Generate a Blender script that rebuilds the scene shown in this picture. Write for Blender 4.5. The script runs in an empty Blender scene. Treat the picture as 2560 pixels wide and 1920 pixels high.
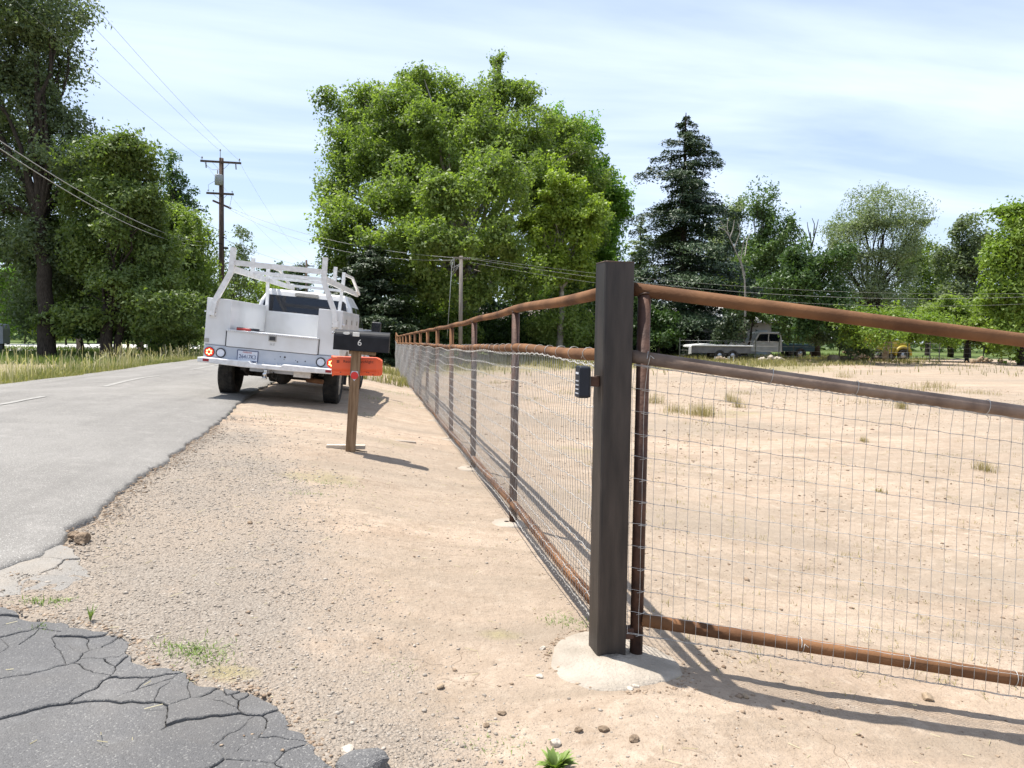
import bpy, bmesh, math, random
import numpy as np
from mathutils import Vector, Matrix
from math import sin, cos, tan, pi, radians, atan2, sqrt, hypot

SC = bpy.context.scene
# ------------------------------------------------------------------ camera
FPX, PW, PH = 1898.0, 2560.0, 1920.0
CAMH = 1.45
cam_d = bpy.data.cameras.new('camera'); cam = bpy.data.objects.new('camera', cam_d)
SC.collection.objects.link(cam)
RM = Matrix.Rotation(radians(-10.3), 3, 'Z') @ Matrix.Rotation(radians(90 - 3.5), 3, 'X') @ Matrix.Rotation(radians(0.75), 3, 'Z')
cam.matrix_world = Matrix.Translation((0, 0, CAMH)) @ RM.to_4x4()
cam_d.sensor_width = 36.0; cam_d.lens = 36.0 * FPX / PW
cam_d.clip_start = 0.05; cam_d.clip_end = 5000
SC.camera = cam
# ------------------------------------------------------------------ sky, sun, exposure
SUN = Vector((-0.50, 0.375, 1.79)).normalized()
world = bpy.data.worlds.new('World'); SC.world = world; world.use_nodes = True
nt = world.node_tree; nt.nodes.clear()
def wn(t, **k):
    n = nt.nodes.new(t)
    for a, b in k.items(): setattr(n, a, b)
    return n
sky = wn('ShaderNodeTexSky', sky_type='NISHITA', sun_disc=False, sun_elevation=math.asin(SUN.z),
         sun_rotation=atan2(SUN.x, SUN.y), air_density=1.0, dust_density=0.5, ozone_density=1.0)
bg = wn('ShaderNodeBackground'); bg.inputs[1].default_value = 0.095
wo = wn('ShaderNodeOutputWorld')
tc = wn('ShaderNodeTexCoord')
sx = wn('ShaderNodeSeparateXYZ'); nt.links.new(tc.outputs['Generated'], sx.inputs[0])
zz = wn('ShaderNodeMath', operation='MAXIMUM'); zz.inputs[1].default_value = 0.02; nt.links.new(sx.outputs[2], zz.inputs[0])
za = wn('ShaderNodeMath', operation='ADD'); za.inputs[1].default_value = 0.12; nt.links.new(zz.outputs[0], za.inputs[0])
dx_ = wn('ShaderNodeMath', operation='DIVIDE'); dy_ = wn('ShaderNodeMath', operation='DIVIDE')
nt.links.new(sx.outputs[0], dx_.inputs[0]); nt.links.new(za.outputs[0], dx_.inputs[1])
nt.links.new(sx.outputs[1], dy_.inputs[0]); nt.links.new(za.outputs[0], dy_.inputs[1])
cb = wn('ShaderNodeCombineXYZ'); nt.links.new(dx_.outputs[0], cb.inputs[0]); nt.links.new(dy_.outputs[0], cb.inputs[1])
mp = wn('ShaderNodeMapping'); nt.links.new(cb.outputs[0], mp.inputs[0])
mp.inputs['Rotation'].default_value = (0, 0, radians(16)); mp.inputs['Scale'].default_value = (0.55, 1.5, 1); mp.inputs['Location'].default_value = (3.1, 1.7, 0)
nz = wn('ShaderNodeTexNoise'); nz.inputs['Scale'].default_value = 1.0; nz.inputs['Detail'].default_value = 7; nz.inputs['Roughness'].default_value = 0.52; nz.inputs['Distortion'].default_value = 0.5
nt.links.new(mp.outputs[0], nz.inputs['Vector'])
cr = wn('ShaderNodeValToRGB'); cr.color_ramp.elements[0].position = 0.38; cr.color_ramp.elements[1].position = 0.66
cr.color_ramp.elements[0].color = (0.36, 0.36, 0.36, 1); cr.color_ramp.elements[1].color = (0.92, 0.92, 0.92, 1)
nt.links.new(nz.outputs[0], cr.inputs[0])
mx = wn('ShaderNodeMixRGB'); nt.links.new(cr.outputs[0], mx.inputs[0]); nt.links.new(sky.outputs[0], mx.inputs[1])
mx.inputs[2].default_value = (6.3, 7.25, 9.2, 1)
nt.links.new(mx.outputs[0], bg.inputs[0]); nt.links.new(bg.outputs[0], wo.inputs[0])
sl = bpy.data.lights.new('sun', 'SUN'); sl.energy = 5.0; sl.angle = radians(0.53); sl.color = (1.0, 0.955, 0.885)
so = bpy.data.objects.new('sun', sl); SC.collection.objects.link(so)
so.rotation_euler = SUN.to_track_quat('Z', 'Y').to_euler()
vs = SC.view_settings; vs.view_transform = 'Standard'; vs.look = 'None'; vs.gamma = 1.0; vs.exposure = 0.73; vs.use_curve_mapping = False
SC.cycles.max_bounces = 6; SC.cycles.diffuse_bounces = 3; SC.cycles.glossy_bounces = 2; SC.cycles.transmission_bounces = 4
SC.cycles.transparent_max_bounces = 6; SC.cycles.caustics_reflective = False; SC.cycles.caustics_refractive = False

random.seed(7); RNG = np.random.default_rng(11)
COL = SC.collection

# ------------------------------------------------------------------ photo pixel (2560 wide) -> place
def ray(px, py): return RM @ Vector(((px - 1280) / FPX, -(py - 960) / FPX, -1.0))
def pt(px, py, d): return Vector((0, 0, CAMH)) + ray(px, py) * d
def gzp(px, py, z):
    r = ray(px, py); return Vector((0, 0, CAMH)) + r * ((z - CAMH) / r.z)
CR = RM @ Vector((1, 0, 0)); CF = Vector((RM.col[2][0], RM.col[2][1], 0)).normalized() * -1

# ------------------------------------------------------------------ noise
def vnoise(x, y, seed=0):
    x = np.asarray(x, float); y = np.asarray(y, float)
    xi = np.floor(x).astype(np.int64); yi = np.floor(y).astype(np.int64); xf = x - xi; yf = y - yi
    def h(a, b):
        n = (a * 374761393 + b * 668265263 + seed * 1442695041) & 0x7fffffff
        n = ((n ^ (n >> 13)) * 1274126177) & 0x7fffffff
        return ((n ^ (n >> 16)) & 0xffff) / 65535.0
    u = xf * xf * (3 - 2 * xf); v = yf * yf * (3 - 2 * yf)
    a = h(xi, yi); b = h(xi + 1, yi); c = h(xi, yi + 1); d = h(xi + 1, yi + 1)
    return (a * (1 - u) + b * u) * (1 - v) + (c * (1 - u) + d * u) * v - 0.5
def fbm(x, y, o=4, seed=0):
    s = 0; a = 1.0
    for i in range(o): s = s + a * vnoise(x * 2 ** i, y * 2 ** i, seed + i * 17); a *= 0.5
    return s
def sstep(a, b, x):
    t = np.clip((np.asarray(x, float) - a) / (b - a), 0, 1); return t * t * (3 - 2 * t)

# ------------------------------------------------------------------ terrain heights
_px = np.array([-400, -60, -20, -10.5, -8.6, -6.9, -4.6, -2.3, -0.75, -0.25, 0.4, 1.07, 2.0, 400.])
_pz = np.array([.3, .30, .30, .22, .30, .44, .52, .42, .285, .245, .10, .0, .0, .0])
_fx = np.linspace(-60, 30, 3601); _fz = np.interp(_fx, _px, _pz)
_k = np.exp(-0.5 * (np.arange(-24, 25) / 10.0) ** 2); _fz = np.convolve(np.pad(_fz, 24, 'edge'), _k / _k.sum(), 'valid')
def gbase(X, Y):
    X = np.asarray(X, float); Y = np.asarray(Y, float)
    z = np.interp(X, _fx, _fz)
    # nearer than the shoulder's widest part the ground dips to the drive
    near = 1 - sstep(2.6, 5.2, Y)
    z = z - near * 0.09 * sstep(-4.0, -1.5, X) * (1 - sstep(0.2, 1.0, X))
    fall = np.clip(X - 1.1, 0, 3.2) * 0.125 * (1 - 0.85 * sstep(5, 18, Y))
    z = z - fall * (1 - sstep(30, 45, Y))
    z = z + sstep(12, 46, Y) * 0.22 * sstep(1.2, 12, X)
    z = z - 0.10 * sstep(8, 30, Y) * np.exp(-((X - 1.1) / 2.5) ** 2)
    return z
def groundz(X, Y):
    X = np.asarray(X, float); Y = np.asarray(Y, float)
    z = gbase(X, Y)
    d = np.hypot(X, Y); far = 1 - sstep(10, 30, d); z = z - .018 * rut(X, Y)
    z = z + 0.035 * fbm(X * 0.5, Y * 0.5, 3, 3) * (1 - sstep(25, 60, d)) * (1 - 0.6 * np.exp(-((X - 1.07) / .4) ** 2))
    z = z + far * (0.012 * fbm(X * 4, Y * 4, 3, 9) + 0.006 * fbm(X * 22, Y * 22, 2, 5))
    return z
def rut(X, Y):
    r = 0
    for (c, k, a, ph) in ((3.9, .10, .5, .3), (5.5, .10, .5, .3), (9.0, -.25, .8, 1.2), (10.7, -.25, .8, 1.2), (14.5, .05, 1.2, 2.0), (16.2, .05, 1.2, 2.0)):
        d = X - (c + k * Y + a * np.sin(Y * .13 + ph)); r = r + np.exp(-(d / .16) ** 2) * (1 - sstep(40, 46, Y)) * np.clip(.6 + 1.2 * fbm(X * .5, Y * .5, 2, 64), 0, 1)
    return r
def gz(x, y): return float(groundz(x, y))
EDGE = []
for (px, py) in ((0, 1407), (44, 1391), (100, 1369), (155, 1341), (172, 1305), (233, 1272), (261, 1244), (283, 1222), (338, 1186), (399, 1147), (460, 1105), (499, 1083), (560, 1035)):
    p_ = gzp(px, py, .4)
    for _ in range(4): p_ = gzp(px, py, float(gbase(p_.x, p_.y)) + .03)
    EDGE.append((p_.y, p_.x))
EDGE.sort()
def edge_x(Y):
    Y = np.asarray(Y, float)
    b = np.interp(Y, [-10, 2.5] + [e[0] for e in EDGE] + [EDGE[-1][0] + 2, 20, 200], [-2.8, EDGE[0][1] - .2] + [e[1] for e in EDGE] + [EDGE[-1][1] - .12, -2.3, -2.3])
    return b + 0.035 * fbm(Y * 3.2, Y * 0 + 3.3, 4, 21) + 0.035 * fbm(Y * 11, Y * 0 + 1.1, 2, 23)

# ------------------------------------------------------------------ mesh helpers
class MB:
    def __init__(s): s.v = []; s.f = []; s.sm = []
    def add(s, vs_, fs, smooth=False):
        o = len(s.v); s.v += [tuple(p) for p in vs_]; s.f += [tuple(i + o for i in f) for f in fs]; s.sm += [smooth] * len(fs); return s
    def box(s, lo, hi, M=None):
        (x0, y0, z0), (x1, y1, z1) = lo, hi
        c = [Vector(p) for p in ((x0, y0, z0), (x1, y0, z0), (x1, y1, z0), (x0, y1, z0), (x0, y0, z1), (x1, y0, z1), (x1, y1, z1), (x0, y1, z1))]
        if M: c = [M @ p for p in c]
        return s.add(c, [(0, 3, 2, 1), (4, 5, 6, 7), (0, 1, 5, 4), (1, 2, 6, 5), (2, 3, 7, 6), (3, 0, 4, 7)])
    def bar(s, a, b, w, h=None, up=(0, 0, 1)):
        a = Vector(a); b = Vector(b); h = h or w; d = (b - a).normalized(); u = Vector(up)
        if abs(d.dot(u)) > .98: u = Vector((0, 1, 0))
        r = d.cross(u).normalized(); u = r.cross(d)
        vs_ = [p + r * (sx_ * w / 2) + u * (sz_ * h / 2) for p in (a, b) for sx_, sz_ in ((-1, -1), (1, -1), (1, 1), (-1, 1))]
        return s.add(vs_, [(0, 3, 2, 1), (4, 5, 6, 7), (0, 1, 5, 4), (1, 2, 6, 5), (2, 3, 7, 6), (3, 0, 4, 7)])
    def tube(s, path, rad, n=8, cap=True, phase=0.0, flat=False):
        P = [Vector(p) for p in path]; m = len(P)
        if not hasattr(rad, '__len__'): rad = [rad] * m
        vs_ = []; prev = None
        for i, p in enumerate(P):
            d = (P[min(i + 1, m - 1)] - P[max(i - 1, 0)]).normalized()
            if prev is None:
                u = Vector((0, 0, 1)) if abs(d.z) < .9 else Vector((0, 1, 0))
                r = d.cross(u).normalized()
            else: r = (prev - d * prev.dot(d)).normalized()
            prev = r; u = r.cross(d)
            for k in range(n):
                a = 2 * pi * k / n + phase; vs_.append(p + (r * cos(a) + u * sin(a)) * rad[i])
        fs = [(i * n + k, i * n + (k + 1) % n, (i + 1) * n + (k + 1) % n, (i + 1) * n + k) for i in range(m - 1) for k in range(n)]
        s.add(vs_, fs, not flat)
        if cap: s.add(vs_[:n], [tuple(range(n))[::-1]]); s.add(vs_[-n:], [tuple(range(n))])
        return s
    def disc(s, c, nrm, r0, r1, t, n=24):
        """solid ring or disc: centre c, axis nrm, inner radius r0 (0 = solid), outer r1, thickness t towards nrm"""
        c = Vector(c); d = Vector(nrm).normalized(); u = Vector((0, 0, 1)) if abs(d.z) < .9 else Vector((1, 0, 0)); r = d.cross(u).normalized(); u = r.cross(d)
        ring = lambda R, h: [c + d * h + (r * cos(2 * pi * k / n) + u * sin(2 * pi * k / n)) * R for k in range(n)]
        if r0 <= 0:
            s.add(ring(r1, 0) + ring(r1, t), [(k, (k + 1) % n, n + (k + 1) % n, n + k) for k in range(n)], True); s.add(ring(r1, t), [tuple(range(n))]); s.add(ring(r1, 0), [tuple(range(n))[::-1]])
        else:
            for R in ((r0, -1), (r1, 1)): s.add(ring(R[0], 0) + ring(R[0], t), [(k, (k + 1) % n, n + (k + 1) % n, n + k) for k in range(n)], True)
            s.add(ring(r0, t) + ring(r1, t), [(k, (k + 1) % n, n + (k + 1) % n, n + k) for k in range(n)])
            s.add(ring(r0, 0) + ring(r1, 0), [(k, (k + 1) % n, n + (k + 1) % n, n + k) for k in range(n)])
        return s
    def prism(s, prof, ax, lo, hi):
        """profile in the plane across axis ax ('x': (y,z), 'y': (x,z), 'z': (x,y)), from lo to hi along it"""
        def P(t, q): return (t, q[0], q[1]) if ax == 'x' else ((q[0], t, q[1]) if ax == 'y' else (q[0], q[1], t))
        n = len(prof); vs_ = [P(lo, q) for q in prof] + [P(hi, q) for q in prof]
        return s.add(vs_, [tuple(range(n))[::-1], tuple(range(n, 2 * n))] + [(k, (k + 1) % n, n + (k + 1) % n, n + k) for k in range(n)])
    def lathe(s, prof, c=(0, 0, 0), ax='z', n=24):
        c = Vector(c); vs_ = []
        for (r, h) in prof:
            for k in range(n):
                a = 2 * pi * k / n; q = (r * cos(a), r * sin(a))
                vs_.append(c + Vector((q[0], q[1], h) if ax == 'z' else ((h, q[0], q[1]) if ax == 'x' else (q[0], h, q[1]))))
        return s.add(vs_, [(i * n + k, i * n + (k + 1) % n, (i + 1) * n + (k + 1) % n, (i + 1) * n + k) for i in range(len(prof) - 1) for k in range(n)], True)
    def build(s, name, mat_, parent=None, bevel=0, seg=2, fix=True):
        me = bpy.data.meshes.new(name); me.from_pydata(s.v, [], s.f)
        me.polygons.foreach_set('use_smooth', s.sm)
        if fix:
            bm = bmesh.new(); bm.from_mesh(me); bmesh.ops.remove_doubles(bm, verts=bm.verts, dist=1e-6); bmesh.ops.recalc_face_normals(bm, faces=bm.faces); bm.to_mesh(me); bm.free()
        me.materials.append(mat_)
        o = bpy.data.objects.new(name, me); COL.objects.link(o)
        if parent: o.parent = parent
        if bevel:
            b = o.modifiers.new('bevel', 'BEVEL'); b.width = bevel; b.segments = seg; b.limit_method = 'ANGLE'; b.angle_limit = radians(40)
        return o
def mesh_np(name, V, F, mat_, parent=None, smooth=False, attrs=None):
    V = np.asarray(V, np.float32); F = np.asarray(F, np.int32); k = F.shape[1]
    me = bpy.data.meshes.new(name); me.vertices.add(len(V)); me.vertices.foreach_set('co', V.ravel())
    me.loops.add(F.size); me.loops.foreach_set('vertex_index', F.ravel())
    me.polygons.add(len(F)); me.polygons.foreach_set('loop_start', np.arange(0, F.size, k, dtype=np.int32))
    if smooth: me.polygons.foreach_set('use_smooth', np.ones(len(F), bool))
    me.update(calc_edges=True)
    for nm, (dom, typ, arr) in (attrs or {}).items():
        a = me.attributes.new(nm, typ, dom); a.data.foreach_set('color' if 'COLOR' in typ else 'value', np.asarray(arr, np.float32).ravel())
    me.materials.append(mat_)
    o = bpy.data.objects.new(name, me); COL.objects.link(o)
    if parent: o.parent = parent
    return o
def tag(o, label=None, cat=None, group=None, kind=None):
    if label: o['label'] = label
    if cat: o['category'] = cat
    if group: o['group'] = group
    if kind: o['kind'] = kind
    return o
def empty(name, loc=(0, 0, 0), rz=0):
    o = bpy.data.objects.new(name, None); COL.objects.link(o); o.location = loc; o.rotation_euler = (0, 0, rz); o.empty_display_size = .1; return o
def copy_tree(o, parent=None):
    c = o.copy(); COL.objects.link(c)
    if parent: c.parent = parent
    for ch in [x for x in bpy.data.objects if x.parent == o]: copy_tree(ch, c)
    return c
def text(name, body, size, M, mat_, parent=None, depth=.002, shear=0, space=1.0, align='CENTER'):
    cu = bpy.data.curves.new(name, 'FONT'); cu.body = body; cu.size = size; cu.extrude = depth; cu.align_x = align; cu.align_y = 'CENTER'; cu.shear = shear; cu.space_character = space
    t = bpy.data.objects.new(name, cu); COL.objects.link(t)
    dg = bpy.context.evaluated_depsgraph_get(); me = bpy.data.meshes.new_from_object(t.evaluated_get(dg))
    COL.objects.unlink(t); bpy.data.objects.remove(t)
    me.materials.clear(); me.materials.append(mat_)
    o = bpy.data.objects.new(name, me); COL.objects.link(o)
    if parent: o.parent = parent
    o.matrix_local = M
    return o

# ------------------------------------------------------------------ materials
def mat(name, c1, c2=None, scale=6.0, rough=.6, metal=0.0, bump=0.0, bscale=None, spec=.5, stretch=None, lo=.35, hi=.65, detail=5, emit=None, es=0, coat=0):
    m = bpy.data.materials.new(name); m.use_nodes = True; t = m.node_tree; b = t.nodes['Principled BSDF']
    b.inputs['Base Color'].default_value = (*c1, 1); b.inputs['Roughness'].default_value = rough; b.inputs['Metallic'].default_value = metal
    b.inputs['Specular IOR Level'].default_value = spec
    if coat: b.inputs['Coat Weight'].default_value = coat; b.inputs['Coat Roughness'].default_value = .08
    if emit: b.inputs['Emission Color'].default_value = (*emit, 1); b.inputs['Emission Strength'].default_value = es
    tcn = t.nodes.new('ShaderNodeTexCoord'); mpn = t.nodes.new('ShaderNodeMapping'); t.links.new(tcn.outputs['Object'], mpn.inputs[0])
    if stretch: mpn.inputs['Scale'].default_value = stretch
    if c2:
        n = t.nodes.new('ShaderNodeTexNoise'); n.inputs['Scale'].default_value = scale; n.inputs['Detail'].default_value = detail; t.links.new(mpn.outputs[0], n.inputs['Vector'])
        r = t.nodes.new('ShaderNodeValToRGB'); r.color_ramp.elements[0].position = lo; r.color_ramp.elements[1].position = hi
        r.color_ramp.elements[0].color = (*c1, 1); r.color_ramp.elements[1].color = (*c2, 1)
        t.links.new(n.outputs[0], r.inputs[0]); t.links.new(r.outputs[0], b.inputs['Base Color'])
    if bump:
        n2 = t.nodes.new('ShaderNodeTexNoise'); n2.inputs['Scale'].default_value = bscale or scale * 4; n2.inputs['Detail'].default_value = 4; t.links.new(mpn.outputs[0], n2.inputs['Vector'])
        bp = t.nodes.new('ShaderNodeBump'); bp.inputs['Strength'].default_value = bump; bp.inputs['Distance'].default_value = .02; t.links.new(n2.outputs[0], bp.inputs['Height']); t.links.new(bp.outputs[0], b.inputs['Normal'])
    return m
def leafmat(name, dark, light, trans=.35, rough=.5, extra=None):
    m = bpy.data.materials.new(name); m.use_nodes = True; t = m.node_tree; t.nodes.clear()
    o = t.nodes.new('ShaderNodeOutputMaterial'); a = t.nodes.new('ShaderNodeAttribute'); a.attribute_name = 'tint'
    r = t.nodes.new('ShaderNodeValToRGB'); r.color_ramp.elements[0].color = (*dark, 1); r.color_ramp.elements[1].color = (*light, 1)
    if extra: e = r.color_ramp.elements.new(.97); e.color = (*light, 1); r.color_ramp.elements[-1].color = (*extra, 1)
    t.links.new(a.outputs['Fac'], r.inputs[0])
    p = t.nodes.new('ShaderNodeBsdfPrincipled'); p.inputs['Roughness'].default_value = rough; p.inputs['Specular IOR Level'].default_value = .35
    tr = t.nodes.new('ShaderNodeBsdfTranslucent'); mxs = t.nodes.new('ShaderNodeMixShader'); mxs.inputs[0].default_value = trans
    g = t.nodes.new('ShaderNodeMixRGB'); g.blend_type = 'MULTIPLY'; g.inputs[0].default_value = 1; g.inputs[2].default_value = (1.25, 1.4, .5, 1)
    t.links.new(r.outputs[0], p.inputs['Base Color']); t.links.new(r.outputs[0], g.inputs[1]); t.links.new(g.outputs[0], tr.inputs[0])
    t.links.new(p.outputs[0], mxs.inputs[1]); t.links.new(tr.outputs[0], mxs.inputs[2]); t.links.new(mxs.outputs[0], o.inputs[0])
    return m

M = {}
M['rust'] = mat('rusty_pipe', (.090, .043, .022), (.232, .116, .054), 3.2, .85, .05, .15, 60, .2, detail=7)
M['rust_old'] = mat('weathered_pipe', (.15, .105, .08), (.27, .20, .155), 7, .68, .2, .15, 50, .35)
M['rust_dark'] = mat('dark_rusty_pipe', (.040, .022, .017), (.105, .052, .034), 10, .65, .2, .2, 60, .4)
M['post'] = mat('mill_scale_steel', (.024, .020, .018), (.052, .042, .036), 5, .50, .3, .06, 40, .5, stretch=(4, 4, .6))
M['weld'] = mat('weld_bead', (.05, .035, .03), (.12, .08, .06), 60, .5, .5)
M['wire'] = mat('galvanised_wire', (.34, .32, .29), (.54, .53, .50), 25, .5, .2)
M['concrete'] = mat('concrete', (.30, .26, .21), (.40, .35, .29), 6, .92, 0, .6, 60, .15, detail=9)
M['kerb'] = mat('old_concrete', (.28, .235, .185), (.38, .325, .265), 4, .9, 0, .3, 40, .2)
M['wpaint'] = mat('white_paint', (.66, .66, .655), (.54, .53, .51), 2.2, .34, 0, 0, spec=.5, coat=.25, lo=.45, hi=.75, detail=8)
M['rackpaint'] = mat('rack_white_paint', (.76, .755, .74), (.62, .61, .59), 14, .42, 0, 0)
M['tread'] = mat('bright_tread_plate', (.80, .80, .80), (.70, .70, .70), 60, .35, .6, .6, 90)
M['silver'] = mat('blue_grey_tone', (.40, .43, .48), (.47, .49, .53), 5, .38, .2)  # light blue-grey tone of the rear apron and hitch receiver
M['black'] = mat('black_plastic', (.018, .018, .02), (.03, .03, .033), 12, .45)
M['rubber'] = mat('tyre_rubber', (.022, .021, .020), (.05, .046, .04), 8, .85, 0, .3, 30, .2)
M['under'] = mat('dirty_chassis_steel', (.02, .018, .016), (.06, .05, .042), 8, .75, .1)
M['chrome'] = mat('chrome', (.6, .6, .6), None, rough=.2, metal=1)
M['rim'] = mat('alloy_rim', (.45, .45, .46), (.3, .3, .3), 8, .35, .9)
M['glass'] = mat('dark_glass', (.008, .011, .018), None, rough=.06, spec=.6)
M['redlens'] = mat('red_lens', (.42, .012, .01), None, rough=.2, emit=(1, .03, .01), es=.35)
M['led'] = mat('lit_led', (1, .5, .3), None, rough=.3, emit=(1.0, .30, .10), es=5.0)
M['ledr'] = mat('lit_led_yellow', (1, .7, .3), None, rough=.3, emit=(1.0, .62, .16), es=4.5)
M['reflector'] = mat('red_reflector', (.30, .012, .02), (.22, .01, .015), 60, .25)
M['redisc'] = mat('red_reflector_disc', (.62, .025, .02), None, rough=.3)
M['platew'] = mat('plate_white', (.62, .64, .68), (.55, .57, .62), 20, .4)
M['plateb'] = mat('plate_blue', (.025, .04, .12), None, rough=.4)
M['plater'] = mat('plate_red', (.45, .05, .04), None, rough=.4)
M['badge'] = mat('badge_grey', (.30, .29, .27), (.38, .36, .33), 30, .4, .5)
M['mailblack'] = mat('mailbox_black_paint', (.008, .008, .010), (.017, .017, .02), 9, .55, 0, spec=.25)
M['number'] = mat('white_number', (.70, .68, .62), None, rough=.6)
M['orange'] = mat('orange_plastic', (.84, .135, .045), (.76, .115, .04), 5, .5, 0, .05, 30)
M['ink'] = mat('dark_ink', (.06, .022, .02), None, rough=.7)
M['wood'] = mat('weathered_post_wood', (.17, .105, .058), (.28, .19, .115), 6, .85, 0, .5, 25, .2, stretch=(9, 9, .8))
M['plank'] = mat('pale_dry_plank', (.42, .35, .27), (.60, .53, .44), 7, .9, 0, .4, 30, .2, stretch=(1, 9, 9))
M['polewood'] = mat('pole_wood', (.075, .052, .040), (.14, .10, .08), 5, .9, 0, .4, 20, .2, stretch=(8, 8, .5))
M['polegrey'] = mat('grey_pole_wood', (.15, .13, .11), (.24, .215, .19), 5, .9, 0, .4, 20, .2, stretch=(8, 8, .5))
M['trafo'] = mat('transformer_grey', (.42, .44, .45), (.36, .38, .39), 4, .45)
M['porcelain'] = mat('insulator', (.20, .17, .16), None, rough=.3)
M['cable'] = mat('power_cable', (.12, .12, .12), (.2, .2, .2), 30, .6)
M['alucable'] = mat('service_cable', (.26, .26, .25), (.40, .40, .38), 30, .5)
M['bark'] = mat('brown_bark', (.026, .021, .017), (.065, .052, .042), 5, .95, 0, .8, 12, .1, stretch=(6, 6, 1))
M['barkpale'] = mat('pale_bark', (.30, .275, .23), (.15, .13, .105), 4, .9, 0, .5, 12, .1)
M['barkdead'] = mat('bleached_bark', (.36, .335, .30), (.22, .20, .17), 4, .9, 0, .4, 12, .1)
M['asphchunk'] = mat('asphalt_lump', (.035, .034, .033), (.085, .08, .075), 40, .95, 0, .9, 90, .2)
M['clod'] = mat('earth_clod', (.15, .11, .075), (.29, .215, .15), 30, .95, 0, .9, 60, .1)
M['stonepale'] = mat('pale_stone', (.52, .46, .38), (.38, .33, .27), 30, .9, 0, .5, 60, .2)
M['stonetan'] = mat('tan_stone', (.36, .27, .18), (.26, .20, .14), 30, .9, 0, .5, 60, .2)
M['device'] = mat('keypad_dark_plastic', (.012, .015, .022), (.018, .021, .030), 10, .5, spec=.3)
M['keywhite'] = mat('keypad_print', (.62, .63, .66), None, rough=.5)
M['house'] = mat('shade_darkened_wall', (.30, .30, .295), (.25, .25, .245), 2, .9)  # pale wall darkened in its colour to stand for the shade on it
M['houseblue'] = mat('blue_grey_siding', (.27, .32, .36), (.23, .28, .32), 2, .9)
M['roofw'] = mat('white_metal_roof', (.74, .74, .72), (.64, .63, .61), 2, .5)
M['roofd'] = mat('brown_shingle_roof', (.13, .11, .095), (.20, .17, .14), 4, .9)
M['yellow'] = mat('shade_darkened_yellow', (.46, .36, .03), (.33, .25, .03), 3, .5)  # yellow toned down: the shade over the truck is put into the paint colour
M['carwhite'] = mat('old_white_car_paint', (.66, .66, .64), (.55, .55, .53), 3, .4)
M['teal'] = mat('teal_paint', (.012, .045, .06), (.02, .06, .075), 3, .5)
M['trailer'] = mat('dark_trailer_side', (.07, .07, .075), (.11, .11, .11), 4, .6)
M['log'] = mat('cut_log', (.22, .16, .11), (.36, .29, .22), 6, .95, 0, .6, 20, .1)
M['galv'] = mat('green_steel_post', (.06, .07, .06), (.10, .11, .09), 10, .6, .2)
M['weed'] = leafmat('weed_leaf', (.10, .17, .035), (.26, .34, .10), .25)
M['mboxgrey'] = mat('grey_mailbox_paint', (.30, .31, .33), (.25, .26, .28), 6, .5)
M['pave'] = mat('pale_concrete_paving', (.52, .50, .47), (.60, .58, .55), .6, .9, 0, .1, 8, .2)

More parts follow.
